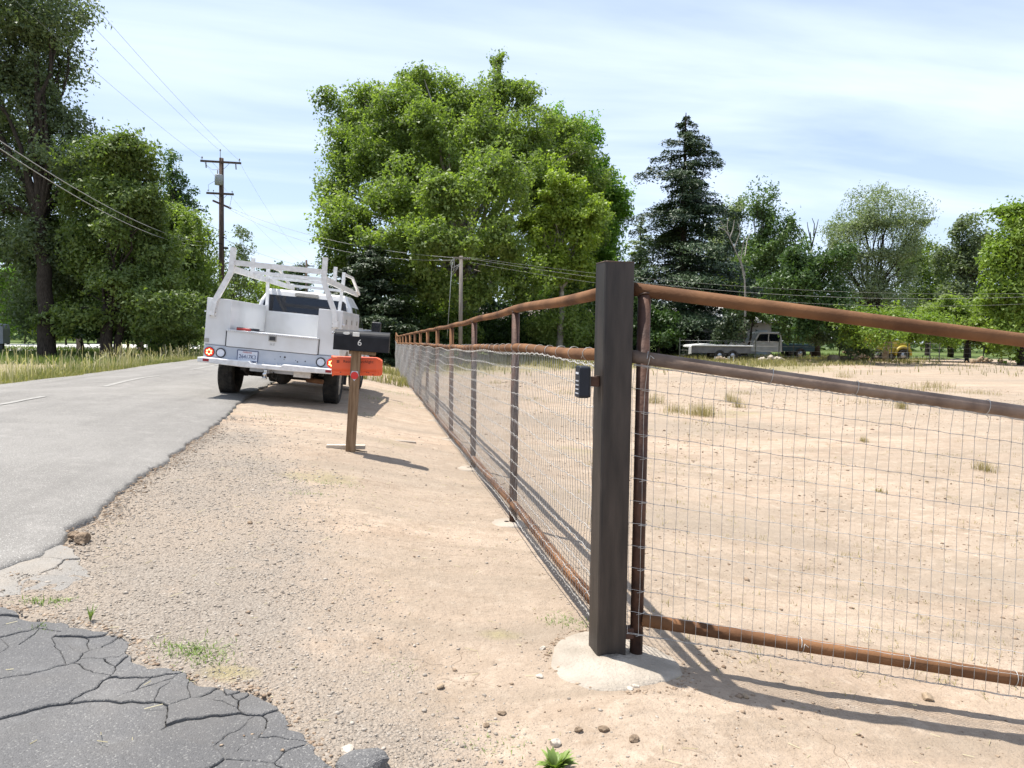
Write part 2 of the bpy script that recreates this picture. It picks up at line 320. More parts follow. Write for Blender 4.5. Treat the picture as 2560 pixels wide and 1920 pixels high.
# --- ground: the attribute 'soil' holds where the soil kinds lie (R gravel, G dry grass, B lawn, A trampled dirt tone)
def ground_material():
    m = bpy.data.materials.new('soil'); m.use_nodes = True; t = m.node_tree; b = t.nodes['Principled BSDF']; L = t.links
    b.inputs['Roughness'].default_value = .95; b.inputs['Specular IOR Level'].default_value = .12
    N = lambda ty: t.nodes.new(ty)
    co = N('ShaderNodeTexCoord').outputs['Object']; at = N('ShaderNodeAttribute'); at.attribute_name = 'soil'
    sp = N('ShaderNodeSeparateColor'); L.new(at.outputs['Color'], sp.inputs[0])
    def noise(sc, det=5, ro=.55, stretch=None):
        n = N('ShaderNodeTexNoise'); n.inputs['Scale'].default_value = sc; n.inputs['Detail'].default_value = det; n.inputs['Roughness'].default_value = ro
        if stretch: q = N('ShaderNodeMapping'); q.inputs['Scale'].default_value = stretch; L.new(co, q.inputs[0]); L.new(q.outputs[0], n.inputs['Vector'])
        else: L.new(co, n.inputs['Vector'])
        return n.outputs[0]
    def ramp(fac, stops):
        r = N('ShaderNodeValToRGB'); e = r.color_ramp.elements
        e[0].position, e[0].color = stops[0][0], (*stops[0][1], 1); e[1].position, e[1].color = stops[-1][0], (*stops[-1][1], 1)
        for p_, c_ in stops[1:-1]: q = e.new(p_); q.color = (*c_, 1)
        L.new(fac, r.inputs[0]); return r.outputs[0]
    def mix(f, a, b_, mode='MIX'):
        x = N('ShaderNodeMixRGB'); x.blend_type = mode
        if isinstance(f, float): x.inputs[0].default_value = f
        else: L.new(f, x.inputs[0])
        for i, v in ((1, a), (2, b_)):
            if isinstance(v, tuple): x.inputs[i].default_value = (*v, 1)
            else: L.new(v, x.inputs[i])
        return x.outputs[0]
    def mth(op, a, b_):
        x = N('ShaderNodeMath'); x.operation = op
        for i, v in ((0, a), (1, b_)):
            if isinstance(v, (int, float)): x.inputs[i].default_value = v
            else: L.new(v, x.inputs[i])
        return x.outputs[0]
    dirt = ramp(noise(1.1, 6), [(.3, (.330, .245, .178)), (.5, (.415, .315, .232)), (.7, (.455, .352, .262))])
    dirt = mix(ramp(noise(.35, 4, .6, (.6, 1.6, 1)), [(.42, (0, 0, 0)), (.62, (.55, .55, .55))]), dirt, (.335, .275, .212))
    dirt = mix(mth('MULTIPLY', at.outputs['Alpha'], .9), dirt, (.27, .222, .168))
    dirt = mix(ramp(noise(3.2, 8, .7, (.7, 1.5, 1)), [(.48, (0, 0, 0)), (.64, (.6, .6, .6))]), dirt, (.255, .190, .132))
    dirt = mix(ramp(noise(14, 6, .75), [(.53, (0, 0, 0)), (.68, (.55, .55, .55))]), dirt, (.22, .165, .118))
    dirt = mix(ramp(noise(9, 6, .7), [(.52, (0, 0, 0)), (.66, (.55, .55, .55))]), dirt, (.49, .40, .31))
    dirt = mix(ramp(noise(1.0, 7, .7, (.25, 2.2, 1)), [(.50, (0, 0, 0)), (.64, (.65, .65, .65))]), dirt, (.265, .212, .158))
    dirt = mix(ramp(noise(.16, 5, .6, (.5, 1.3, 1)), [(.46, (0, 0, 0)), (.60, (.65, .65, .65))]), dirt, (.265, .218, .168))
    dirt = mix(ramp(noise(90, 3, .7), [(.33, (.4, .4, .4)), (.43, (0, 0, 0))]), dirt, (.20, .145, .10))
    # hairline drying cracks
    vo = N('ShaderNodeTexVoronoi'); vo.feature = 'DISTANCE_TO_EDGE'; vo.inputs['Scale'].default_value = 1.7
    wq = N('ShaderNodeMapping'); L.new(co, wq.inputs[0]); nzw = N('ShaderNodeTexNoise'); nzw.inputs['Scale'].default_value = 3.5; L.new(co, nzw.inputs['Vector'])
    wa = N('ShaderNodeVectorMath'); wa.operation = 'MULTIPLY_ADD'; L.new(nzw.outputs['Color'], wa.inputs[0]); wa.inputs[1].default_value = (.5, .5, .5); L.new(co, wa.inputs[2]); L.new(wa.outputs[0], vo.inputs['Vector'])
    crk = ramp(vo.outputs[0], [(0, (1, 1, 1)), (.006, (0, 0, 0))]); crk = mix(ramp(noise(.9, 2), [(.5, (0, 0, 0)), (.6, (1, 1, 1))]), (0., 0., 0.), crk)
    dirt = mix(mix(.45, (0., 0., 0.), crk), dirt, (.17, .115, .075))
    v2 = N('ShaderNodeTexVoronoi'); v2.inputs['Scale'].default_value = 75; L.new(co, v2.inputs['Vector'])
    v3 = N('ShaderNodeTexVoronoi'); v3.inputs['Scale'].default_value = 190; L.new(co, v3.inputs['Vector'])
    gv = ramp(v2.outputs['Color'], [(.1, (.225, .19, .155)), (.5, (.30, .258, .212)), (.86, (.345, .30, .25)), (.95, (.45, .41, .355))])
    gv2 = ramp(v3.outputs['Color'], [(.2, (.22, .185, .15)), (.8, (.345, .30, .248))])
    gv = mix(.5, gv, gv2); gv = mix(ramp(v2.outputs['Distance'], [(.35, (0, 0, 0)), (.75, (.3, .3, .3))]), gv, (.14, .112, .088))
    gv = mix(ramp(noise(1.3, 4), [(.42, (0, 0, 0)), (.70, (.6, .6, .6))]), gv, (.35, .275, .205))
    gm = mth('ADD', sp.outputs[0], mth('MULTIPLY', mth('SUBTRACT', noise(2.6, 8, .72), .5), 2.2))
    gm = ramp(gm, [(.30, (0, 0, 0)), (.85, (1, 1, 1))])
    c = mix(gm, dirt, gv)
    gr = ramp(noise(6, 5, .7), [(.3, (.19, .165, .090)), (.7, (.33, .275, .165))])
    gg = ramp(mth('ADD', sp.outputs[1], mth('MULTIPLY', mth('SUBTRACT', noise(1.5, 5, .7), .5), .9)), [(.4, (0, 0, 0)), (.65, (1, 1, 1))])
    c = mix(gg, c, gr)
    lw = ramp(noise(1.2, 5, .6), [(.3, (.055, .085, .022)), (.7, (.13, .17, .05))])
    c = mix(sp.outputs[2], c, lw)
    L.new(c, b.inputs['Base Color'])
    h = mth('ADD', mth('ADD', mth('MULTIPLY', noise(28, 6, .65), 1.0), mth('MULTIPLY', noise(7, 6, .7), 3.0)), mth('MULTIPLY', mth('MULTIPLY', v2.outputs['Distance'], gm), -1.1))
    h = mth('SUBTRACT', h, mth('MULTIPLY', crk, .5)); h = mth('ADD', h, mth('MULTIPLY', noise(120, 3, .6), .5))
    bp = N('ShaderNodeBump'); bp.inputs['Strength'].default_value = .75; bp.inputs['Distance'].default_value = .012; L.new(h, bp.inputs['Height']); L.new(bp.outputs[0], b.inputs['Normal'])
    return m
def asphalt_material(name, base, dark, speck, speck_amt=.9, crack=True, tan_=None):
    m = bpy.data.materials.new(name); m.use_nodes = True; t = m.node_tree; b = t.nodes['Principled BSDF']; L = t.links
    b.inputs['Roughness'].default_value = .85; b.inputs['Specular IOR Level'].default_value = .3
    N = lambda ty: t.nodes.new(ty); co = N('ShaderNodeTexCoord').outputs['Object']
    def vor(sc, out):
        v = N('ShaderNodeTexVoronoi'); v.inputs['Scale'].default_value = sc; L.new(co, v.inputs['Vector']); return v.outputs[out]
    def ramp(fac, stops):
        r = N('ShaderNodeValToRGB'); e = r.color_ramp.elements
        e[0].position, e[0].color = stops[0][0], (*stops[0][1], 1); e[1].position, e[1].color = stops[-1][0], (*stops[-1][1], 1)
        for p_, c_ in stops[1:-1]: q = e.new(p_); q.color = (*c_, 1)
        L.new(fac, r.inputs[0]); return r.outputs[0]
    def mix(f, a, b_):
        x = N('ShaderNodeMixRGB'); L.new(f, x.inputs[0])
        for i, v in ((1, a), (2, b_)):
            if isinstance(v, tuple): x.inputs[i].default_value = (*v, 1)
            else: L.new(v, x.inputs[i])
        return x.outputs[0]
    n1 = N('ShaderNodeTexNoise'); n1.inputs['Scale'].default_value = .9; n1.inputs['Detail'].default_value = 7; n1.inputs['Roughness'].default_value = .6; L.new(co, n1.inputs['Vector'])
    c = ramp(n1.outputs[0], [(.3, dark), (.7, base)])
    bw = N('ShaderNodeRGBToBW'); L.new(vor(210, 'Color'), bw.inputs[0])
    c = mix(ramp(bw.outputs[0], [(.2, (.45, .45, .45)), (.45, (0, 0, 0))]), c, tuple(x * .55 for x in dark))
    c = mix(ramp(bw.outputs[0], [(.80, (0, 0, 0)), (.86, (speck_amt,) * 3)]), c, speck)
    if tan_:
        n3 = N('ShaderNodeTexNoise'); n3.inputs['Scale'].default_value = 2.3; n3.inputs['Detail'].default_value = 6; L.new(co, n3.inputs['Vector'])
        c = mix(ramp(n3.outputs[0], [(.5, (0, 0, 0)), (.72, (.5, .5, .5))]), c, tan_)
    wm = N('ShaderNodeMapping'); wm.inputs['Scale'].default_value = (1.6, .10, 1); L.new(co, wm.inputs[0])
    n4 = N('ShaderNodeTexNoise'); n4.inputs['Scale'].default_value = 1.1; n4.inputs['Detail'].default_value = 6; L.new(wm.outputs[0], n4.inputs['Vector'])
    c = mix(ramp(n4.outputs[0], [(.46, (0, 0, 0)), (.64, (.5, .5, .5))]), c, tuple(x * .78 for x in dark))
    n5 = N('ShaderNodeTexNoise'); n5.inputs['Scale'].default_value = 4.5; n5.inputs['Detail'].default_value = 8; n5.inputs['Roughness'].default_value = .7; L.new(co, n5.inputs['Vector'])
    c = mix(ramp(n5.outputs[0], [(.54, (0, 0, 0)), (.70, (.45, .45, .45))]), c, tuple(x * 1.25 for x in base))
    L.new(c, b.inputs['Base Color'])
    n2 = N('ShaderNodeTexNoise'); n2.inputs['Scale'].default_value = 110; n2.inputs['Detail'].default_value = 3; L.new(co, n2.inputs['Vector'])
    ad = N('ShaderNodeMath'); ad.operation = 'SUBTRACT'; L.new(n2.outputs[0], ad.inputs[0]); L.new(vor(210, 'Distance'), ad.inputs[1])
    bp = N('ShaderNodeBump'); bp.inputs['Strength'].default_value = .55; bp.inputs['Distance'].default_value = .006; L.new(ad.outputs[0], bp.inputs['Height']); L.new(bp.outputs[0], b.inputs['Normal'])
    return m
M['soil'] = ground_material()
M['road'] = asphalt_material('worn_road_asphalt', (.255, .240, .218), (.175, .164, .148), (.42, .40, .365), .9)
M['drive'] = asphalt_material('dark_drive_asphalt', (.158, .154, .150), (.112, .109, .107), (.32, .31, .285), .6, tan_=(.19, .175, .155))
M['worn'] = asphalt_material('thin_worn_asphalt', (.30, .28, .25), (.22, .205, .185), (.40, .37, .33), .6, tan_=(.36, .30, .23))
M['paint'] = mat('worn_white_road_paint', (.30, .285, .255), (.215, .205, .188), 14, .8)

# ------------------------------------------------------------------ ground sheet
def axis(fine_lo, fine_hi, step, lo, hi, grow=1.16):
    a = list(np.arange(fine_lo, fine_hi, step)); s = step; x = fine_lo; L_ = []
    while x > lo: s *= grow; x -= s; L_.append(x)
    s = step; x = a[-1]; R_ = []
    while x < hi: s *= grow; x += s; R_.append(x)
    return np.array(L_[::-1] + a + R_)
gx = axis(-2.6, 3.2, .028, -1800, 1800, 1.085); gy = axis(1.9, 6.6, .028, -600, 2600, 1.06)
GX, GY = np.meshgrid(gx, gy); GZ = groundz(GX, GY)
inroad = (GX < edge_x(GY) - .05) & (GX > -6.75)
GZ = np.where(inroad, GZ - .06, GZ); GZ = GZ - np.where((~inroad) & (GX > -3.2), .020 * np.exp(-((GX - edge_x(GY)) / .12) ** 2), 0)
# bed for the drive slabs: cut below them
DRIVE = [(-3.6, .4), (.10, .4), (.06, 1.5), (-.10, 2.2), (-.165, 2.36), (-.324, 2.635), (-.45, 2.80), (-.60, 2.87), (-.74, 2.90), (-.83, 2.97), (-.93, 3.10), (-.97, 3.20), (-1.2, 3.33), (-1.55, 3.48), (-2.1, 3.56), (-3.6, 3.60)]
_d = []
for i_ in range(len(DRIVE)):
    (xa, ya), (xb, yb) = DRIVE[i_], DRIVE[(i_ + 1) % len(DRIVE)]
    m_ = 1 if max(ya, yb) < 1.6 or min(xa, xb) < -3 else max(1, int(hypot(xb - xa, yb - ya) / .035))
    for k_ in range(m_): t_ = k_ / m_; x_, y_ = xa + (xb - xa) * t_, ya + (yb - ya) * t_; w_ = 0 if m_ == 1 else 1; _d.append((x_ + w_ * .075 * float(fbm(x_ * 7, y_ * 7, 3, 81)), y_ + w_ * .075 * float(fbm(x_ * 7, y_ * 7, 3, 83))))
DRIVE0, DRIVE = DRIVE, _d
def inpoly(x, y, poly):
    r = np.zeros(np.shape(x), bool); j = len(poly) - 1
    for i in range(len(poly)):
        (xi, yi), (xj, yj) = poly[i], poly[j]
        c = ((yi > y) != (yj > y)) & (x < (xj - xi) * (y - yi) / (yj - yi + 1e-12) + xi); r ^= c; j = i
    return r
GZ = np.where(inpoly(GX, GY, DRIVE), GZ - .016, GZ)
V = np.stack([GX, GY, GZ], -1).reshape(-1, 3)
ny, nx = GX.shape; idx = np.arange(ny * nx).reshape(ny, nx)
Fq = np.stack([idx[:-1, :-1], idx[:-1, 1:], idx[1:, 1:], idx[1:, :-1]], -1).reshape(-1, 4)
def soil_masks(X, Y):
    bx = np.interp(Y, [0, 2.2, 2.6, 3.2, 4, 5, 6.5, 8.5, 11, 16, 60], [1.0, .62, .46, .14, -.06, -.22, -.48, -.85, -1.25, -1.7, -1.9])
    g = 1 - sstep(-.75, .45, X - bx)
    g = np.clip(g, 0, 1) * (1 - .55 * sstep(6.5, 11, Y))
    g = g * sstep(-9.5, -7, X)
    dry = sstep(27, 36, Y + 3 * fbm(X * .1, Y * .1, 3, 41)) * sstep(1.3, 3, X) * (1 - sstep(18, 30, X - .25 * (Y - 40)))
    dry = np.maximum(dry, sstep(24, 32, Y) * sstep(-2.2, -1.4, X) * (1 - sstep(1, 3, X)))
    dry = np.maximum(dry, (1 - sstep(-7.2, -6.6, X)))
    # thin dry patches on the shoulder and in the field
    for (cx, cy, rx_, ry_, a) in ((-.45, 6.6, .5, .45, .55), (.15, 9.5, .6, 1.4, .45), (-.55, 2.95, .22, .12, .75), (3.2, 10.5, 1.8, .9, .5), (7.5, 15, 3.5, 1.0, .5), (.6, 3.5, .2, .12, .6), (.2, 2.35, .25, .12, .4)):
        dry = np.maximum(dry, a * np.exp(-((X - cx) / rx_) ** 2 - ((Y - cy) / ry_) ** 2))
    lawn = sstep(-13, -16, X) * sstep(25, 40, Y); lawn = np.maximum(lawn, sstep(50, 56, Y + .0 * X) * sstep(2, 6, X))
    lawn = np.maximum(lawn, sstep(75, 90, np.hypot(X, Y)))
    rt = .55 * rut(X, Y)
    t = rt + np.clip(.5 + 1.4 * fbm(X * .35 + 5, Y * .6, 4, 51), 0, 1) * .5 * sstep(1.0, 2.2, X) + .25 * np.clip(fbm(X * 2, Y * 2, 3, 52) + .4, 0, 1) * (1 - sstep(1, 2.2, X))
    return np.stack([g, np.clip(dry, 0, 1), np.clip(lawn, 0, 1), t], -1)
ground = mesh_np('ground', V, Fq, M['soil'], smooth=True, attrs={'soil': ('POINT', 'FLOAT_COLOR', soil_masks(GX, GY).reshape(-1, 4))})
tag(ground, 'pale tan bare earth, gravel shoulder and field', None, kind='structure')

# ------------------------------------------------------------------ road, lane dashes, side road
ry_ = np.concatenate([np.arange(-8, 2.5, .25), np.arange(2.5, 12, .035), np.arange(12, 40, .3), np.arange(40, 300, 4.)])
ex = edge_x(ry_); us = np.concatenate([[0, .012, .03, .06, .12, .25], np.linspace(.5, 5.0, 14)])
left_x = -6.7 + .18 * fbm(ry_ * .7, ry_ * 0, 3, 61)
RX = ex[:, None] + (left_x - ex)[:, None] * (us / us[-1])[None, :]
RY = np.repeat(ry_[:, None], len(us), 1)
lip = np.array([-.012, -.004, 0, .002] + [.004] * (len(us) - 4))
RZ = gbase(RX, RY) + .035 * fbm(RX * 0.5, RY * 0.5, 3, 3) * (1 - sstep(25, 60, np.hypot(RX, RY))) + .018 + lip[None, :]
RX = np.concatenate([RX[:, :1] + .012, RX, RX[:, -1:] - .02], 1); RY = np.concatenate([RY[:, :1], RY, RY[:, -1:]], 1); RZ = np.concatenate([RZ[:, :1] - .075, RZ, RZ[:, -1:] - .08], 1)
Vr = np.stack([RX, RY, RZ], -1).reshape(-1, 3); a, b_ = RX.shape; idx = np.arange(a * b_).reshape(a, b_)
Fr = np.stack([idx[:-1, :-1], idx[1:, :-1], idx[1:, 1:], idx[:-1, 1:]], -1).reshape(-1, 4)
road = mesh_np('road', Vr, Fr, M['road'], smooth=True); tag(road, 'worn grey asphalt lane with a crumbling edge', kind='structure')
def roadz(x, y): return float(gbase(x, y) + .035 * fbm(x * .5, y * .5, 3, 3) * (1 - sstep(25, 60, hypot(x, y)))) + .022
for (y0, y1) in ((9.3, 11.6), (14.0, 17.4), (20.2, 24.0), (27, 31), (34, 38), (41, 45)):
    mb = MB(); n = 14
    vv = []
    for i in range(n + 1):
        y = y0 + (y1 - y0) * i / n
        for s_ in (-.05, .05): x = -4.55 + s_ + random.uniform(-.004, .004); vv.append((x, y, roadz(x, y) + .005))
    mb.add(vv, [(2 * i, 2 * i + 1, 2 * i + 3, 2 * i + 2) for i in range(n)])
    o = mb.build('lane_dash', M['paint'], road, fix=False)
side = MB(); c0 = gzp(-260, 880, .34); c1 = gzp(500, 871, .34); c2 = gzp(500, 861, .36); c3 = gzp(-260, 858, .36)
side.add([(p.x, p.y, gz(p.x, p.y) + .06) for p in (c0, c1, c2, c3)] , [(0, 1, 2, 3)])
tag(side.build('side_road', M['pave'], fix=False), 'pale concrete side road under the roadside trees', kind='structure')

# ------------------------------------------------------------------ cracked asphalt drive: every slab its own piece
drive = empty('driveway'); tag(drive, 'dark cracked asphalt end of the driveway', kind='structure')
def clip(poly, nx_, ny_, c):
    out = []
    for i in range(len(poly)):
        p, q = poly[i], poly[(i + 1) % len(poly)]; dp = nx_ * p[0] + ny_ * p[1] - c; dq = nx_ * q[0] + ny_ * q[1] - c
        if dp <= 0: out.append(p)
        if (dp < 0 < dq) or (dq < 0 < dp): t = dp / (dp - dq); out.append((p[0] + (q[0] - p[0]) * t, p[1] + (q[1] - p[1]) * t))
    return out
def slabs(region, seeds, material, rise, gap, parent, name, warp=.05, thick=.05):
    for i, (sx_, sy_) in enumerate(seeds):
        poly = list(region)
        for j, (tx, ty) in enumerate(seeds):
            if i == j: continue
            nx_, ny_ = tx - sx_, ty - sy_
            if nx_ * nx_ + ny_ * ny_ > 9: continue
            poly = clip(poly, nx_, ny_, (tx * tx + ty * ty - sx_ * sx_ - sy_ * sy_) / 2)
            if len(poly) < 3: break
        if len(poly) < 3: continue
        pts = []
        for k in range(len(poly)):
            p, q = poly[k], poly[(k + 1) % len(poly)]; L_ = hypot(q[0] - p[0], q[1] - p[1]); m = max(1, int(L_ / .014))
            pts += [(p[0] + (q[0] - p[0]) * s_ / m, p[1] + (q[1] - p[1]) * s_ / m) for s_ in range(m)]
        if len(pts) < 4: continue
        A = np.array(pts); w = warp
        A = A + np.stack([w * fbm(A[:, 0] * 5, A[:, 1] * 5, 4, 71), w * fbm(A[:, 0] * 5, A[:, 1] * 5, 4, 77)], -1)
        A = A + .014 * np.stack([fbm(A[:, 0] * 26, A[:, 1] * 26, 2, 73), fbm(A[:, 0] * 26, A[:, 1] * 26, 2, 79)], -1)
        c = A.mean(0); ext = np.abs(A - c).max()
        d = c - A; ln = np.linalg.norm(d, axis=1, keepdims=True); d = d / (ln + 1e-6)
        g_ = gap * (.35 + 1.5 * random.random() ** 2)
        if ext < g_ * 3: continue
        tilt = (random.uniform(-.012, .012), random.uniform(-.012, .012)) if ext < .4 else (0, 0); dz = random.uniform(-.006, .004) if ext < .4 else 0
        def Z(P_): return gbase(P_[:, 0], P_[:, 1]) + .035 * fbm(P_[:, 0] * .5, P_[:, 1] * .5, 3, 3) + rise + dz + (P_ - c) @ np.array(tilt)
        rings = []
        for off, h in ((g_, -thick), (g_, -.004), (g_ + .0025, -.0012), (g_ + .007, 0.0)):
            P_ = A + d * np.minimum(off, ln * .5); rings.append(np.concatenate([P_, (Z(P_) + h)[:, None]], 1))
        P_ = c + (rings[-1][:, :2] - c) * .5; rings.append(np.concatenate([P_, Z(P_)[:, None]], 1))
        n = len(A); Vv = np.concatenate(rings + [np.array([[c[0], c[1], float(Z(c[None])[0])]])]); mb = MB()
        fs = [(r * n + k, r * n + (k + 1) % n, (r + 1) * n + (k + 1) % n, (r + 1) * n + k) for r in range(4) for k in range(n)] + [(4 * n + k, 4 * n + (k + 1) % n, 5 * n) for k in range(n)]
        mb.add(Vv, fs, False); mb.build(name, material, parent, fix=False)
seeds = [(-2.6, 1.1), (-1.9, 1.9), (-.9, .9), (-2.7, 2.6), (-.95, 1.95), (-1.55, 2.75), (-.30, 1.7), (-.36, 2.22), (-.60, 2.38), (-.78, 2.62),
         (-.55, 2.66), (-.33, 2.45), (-.20, 2.18), (-.22, 2.02), (-1.02, 2.92), (-.82, 2.84), (-.98, 3.08), (-1.20, 3.10), (-1.12, 3.24), (-1.35, 3.30), (-1.5, 3.14), (-1.62, 3.40), (-1.95, 3.42), (-1.85, 3.2), (-2.3, 3.3),
         (-.42, 2.74), (-.68, 2.80), (-.50, 2.54), (-.05, 1.95), (-.28, 2.56), (-.90, 3.02), (-.12, 2.28), (-.58, 2.82)]
for i in range(4, len(DRIVE0) - 2):
    (x0, y0), (x1, y1) = DRIVE0[i], DRIVE0[i + 1]
    for _ in range(1 + int(hypot(x1 - x0, y1 - y0) * 9)): t = random.random(); w = abs(random.gauss(0, .05)) + .012; seeds.append((x0 + (x1 - x0) * t - w * .8, y0 + (y1 - y0) * t - w))
slabs(DRIVE, seeds, M['drive'], .004, .0018, drive, 'asphalt_slab')
strip = [(-2.1, 3.62), (-1.62, 3.58), (-1.38, 3.66), (-1.30, 3.85), (-1.45, 4.05), (-1.62, 4.3), (-1.85, 4.1), (-2.1, 3.95)]
worn = empty('worn_verge'); tag(worn, 'thin pale broken asphalt between the lane and the drive', kind='structure')
slabs(strip, [(-2.0, 3.75), (-1.7, 3.72), (-1.45, 3.75), (-1.42, 3.95), (-1.65, 3.95), (-1.9, 4.0), (-1.66, 4.18)], M['worn'], .004, .004, worn, 'asphalt_slab', .07, .03)

# ------------------------------------------------------------------ corner post, footing, keypad
FX, PY0 = 1.055, 3.275
footing = MB(); n = 40; vv = []; rs = []
for k in range(n):
    a = 2 * pi * k / n; r = .29 * (1 + .10 * sin(2 * a + .6) + .06 * sin(3 * a + 2) + .025 * random.uniform(-1, 1)); rs.append(r)
rings = [(1.03, -.06), (1.0, -.004), (.96, .007), (.82, .011), (.5, .016), (.2, .018)]
for s_, h in rings:
    for k in range(n):
        a = 2 * pi * k / n; x = FX + .0 + cos(a) * rs[k] * s_; y = PY0 - .075 + sin(a) * rs[k] * s_ * 1.12
        vv.append((x, y, gz(x, y) * .8 + h + .004 * (vnoise(x * 30, y * 30) if s_ < .99 else 0)))
vv.append((FX, PY0, gz(FX, PY0) + .033))
footing.add(vv, [(r * n + k, r * n + (k + 1) % n, (r + 1) * n + (k + 1) % n, (r + 1) * n + k) for r in range(len(rings) - 1) for k in range(n)] + [((len(rings) - 1) * n + k, (len(rings) - 1) * n + (k + 1) % n, len(rings) * n) for k in range(n)], True)
tag(footing.build('concrete_footing', M['concrete']), 'round pale concrete footing at the base of the square steel post', 'footing')
post = empty('corner_post', (FX, PY0, .0), radians(2.5))
hw = .069; c_ = .012
sq = [(-hw, -hw + c_), (-hw + c_ * .3, -hw + c_ * .3), (-hw + c_, -hw), (hw - c_, -hw), (hw - c_ * .3, -hw + c_ * .3), (hw, -hw + c_), (hw, hw - c_), (hw - c_ * .3, hw - c_ * .3), (hw - c_, hw), (-hw + c_, hw), (-hw + c_ * .3, hw - c_ * .3), (-hw, hw - c_)]
MB().prism(sq, 'z', -.1, 1.785).build('square_tube', M['post'], post)
mb = MB(); mb.prism([(x * .97, y * .97) for x, y in sq], 'z', 1.785, 1.789); mb.build('cap_plate', M['post'], post)
mb = MB(); mb.tube([(x * .985, y * .985, 1.787) for x, y in sq + sq[:1]], .0028, 6); mb.build('weld_bead', M['weld'], post)
tag(post, 'thick dark square steel corner post standing on the concrete footing', 'post')

kp = empty('gate_keypad', (FX - hw, PY0 - .01, 1.262)); kp.scale = (1, .9, .88); tag(kp, 'small dark keypad box on a bracket beside the square post', 'keypad')
MB().box((-.052, -.022, -.028), (.0, .022, .022)).build('bracket_tube', M['rust_dark'], kp, .003)
mb = MB(); mb.box((-.014, -.024, .022), (.0, .024, .027)); mb.build('weld_bead', M['weld'], kp)
prof = []
for (cy, cz, a0) in ((.03, .06, 0), (-.03, .06, 90), (-.03, -.07, 180), (.03, -.07, 270)):
    for k in range(6): a = radians(a0 + 90 * k / 5); prof.append((cy + .016 * cos(a), cz + .016 * sin(a)))
MB().prism(prof, 'x', -.098, -.052).build('keypad_body', M['device'], kp, .006, 3)
MB().prism([(y * .93, z * .96) for y, z in prof], 'x', -.052, -.047).build('back_plate', M['black'], kp)
mb = MB(); mb.box((-.0995, -.026, .034), (-.0978, .026, .044)); mb.build('name_strip', M['keywhite'], kp)
for r in range(4):
    for cc in range(3): MB().box((-.0995, -.026 + cc * .019, -.066 + r * .021), (-.0978, -.014 + cc * .019, -.060 + r * .021)).build('key_mark', M['keywhite'], kp)

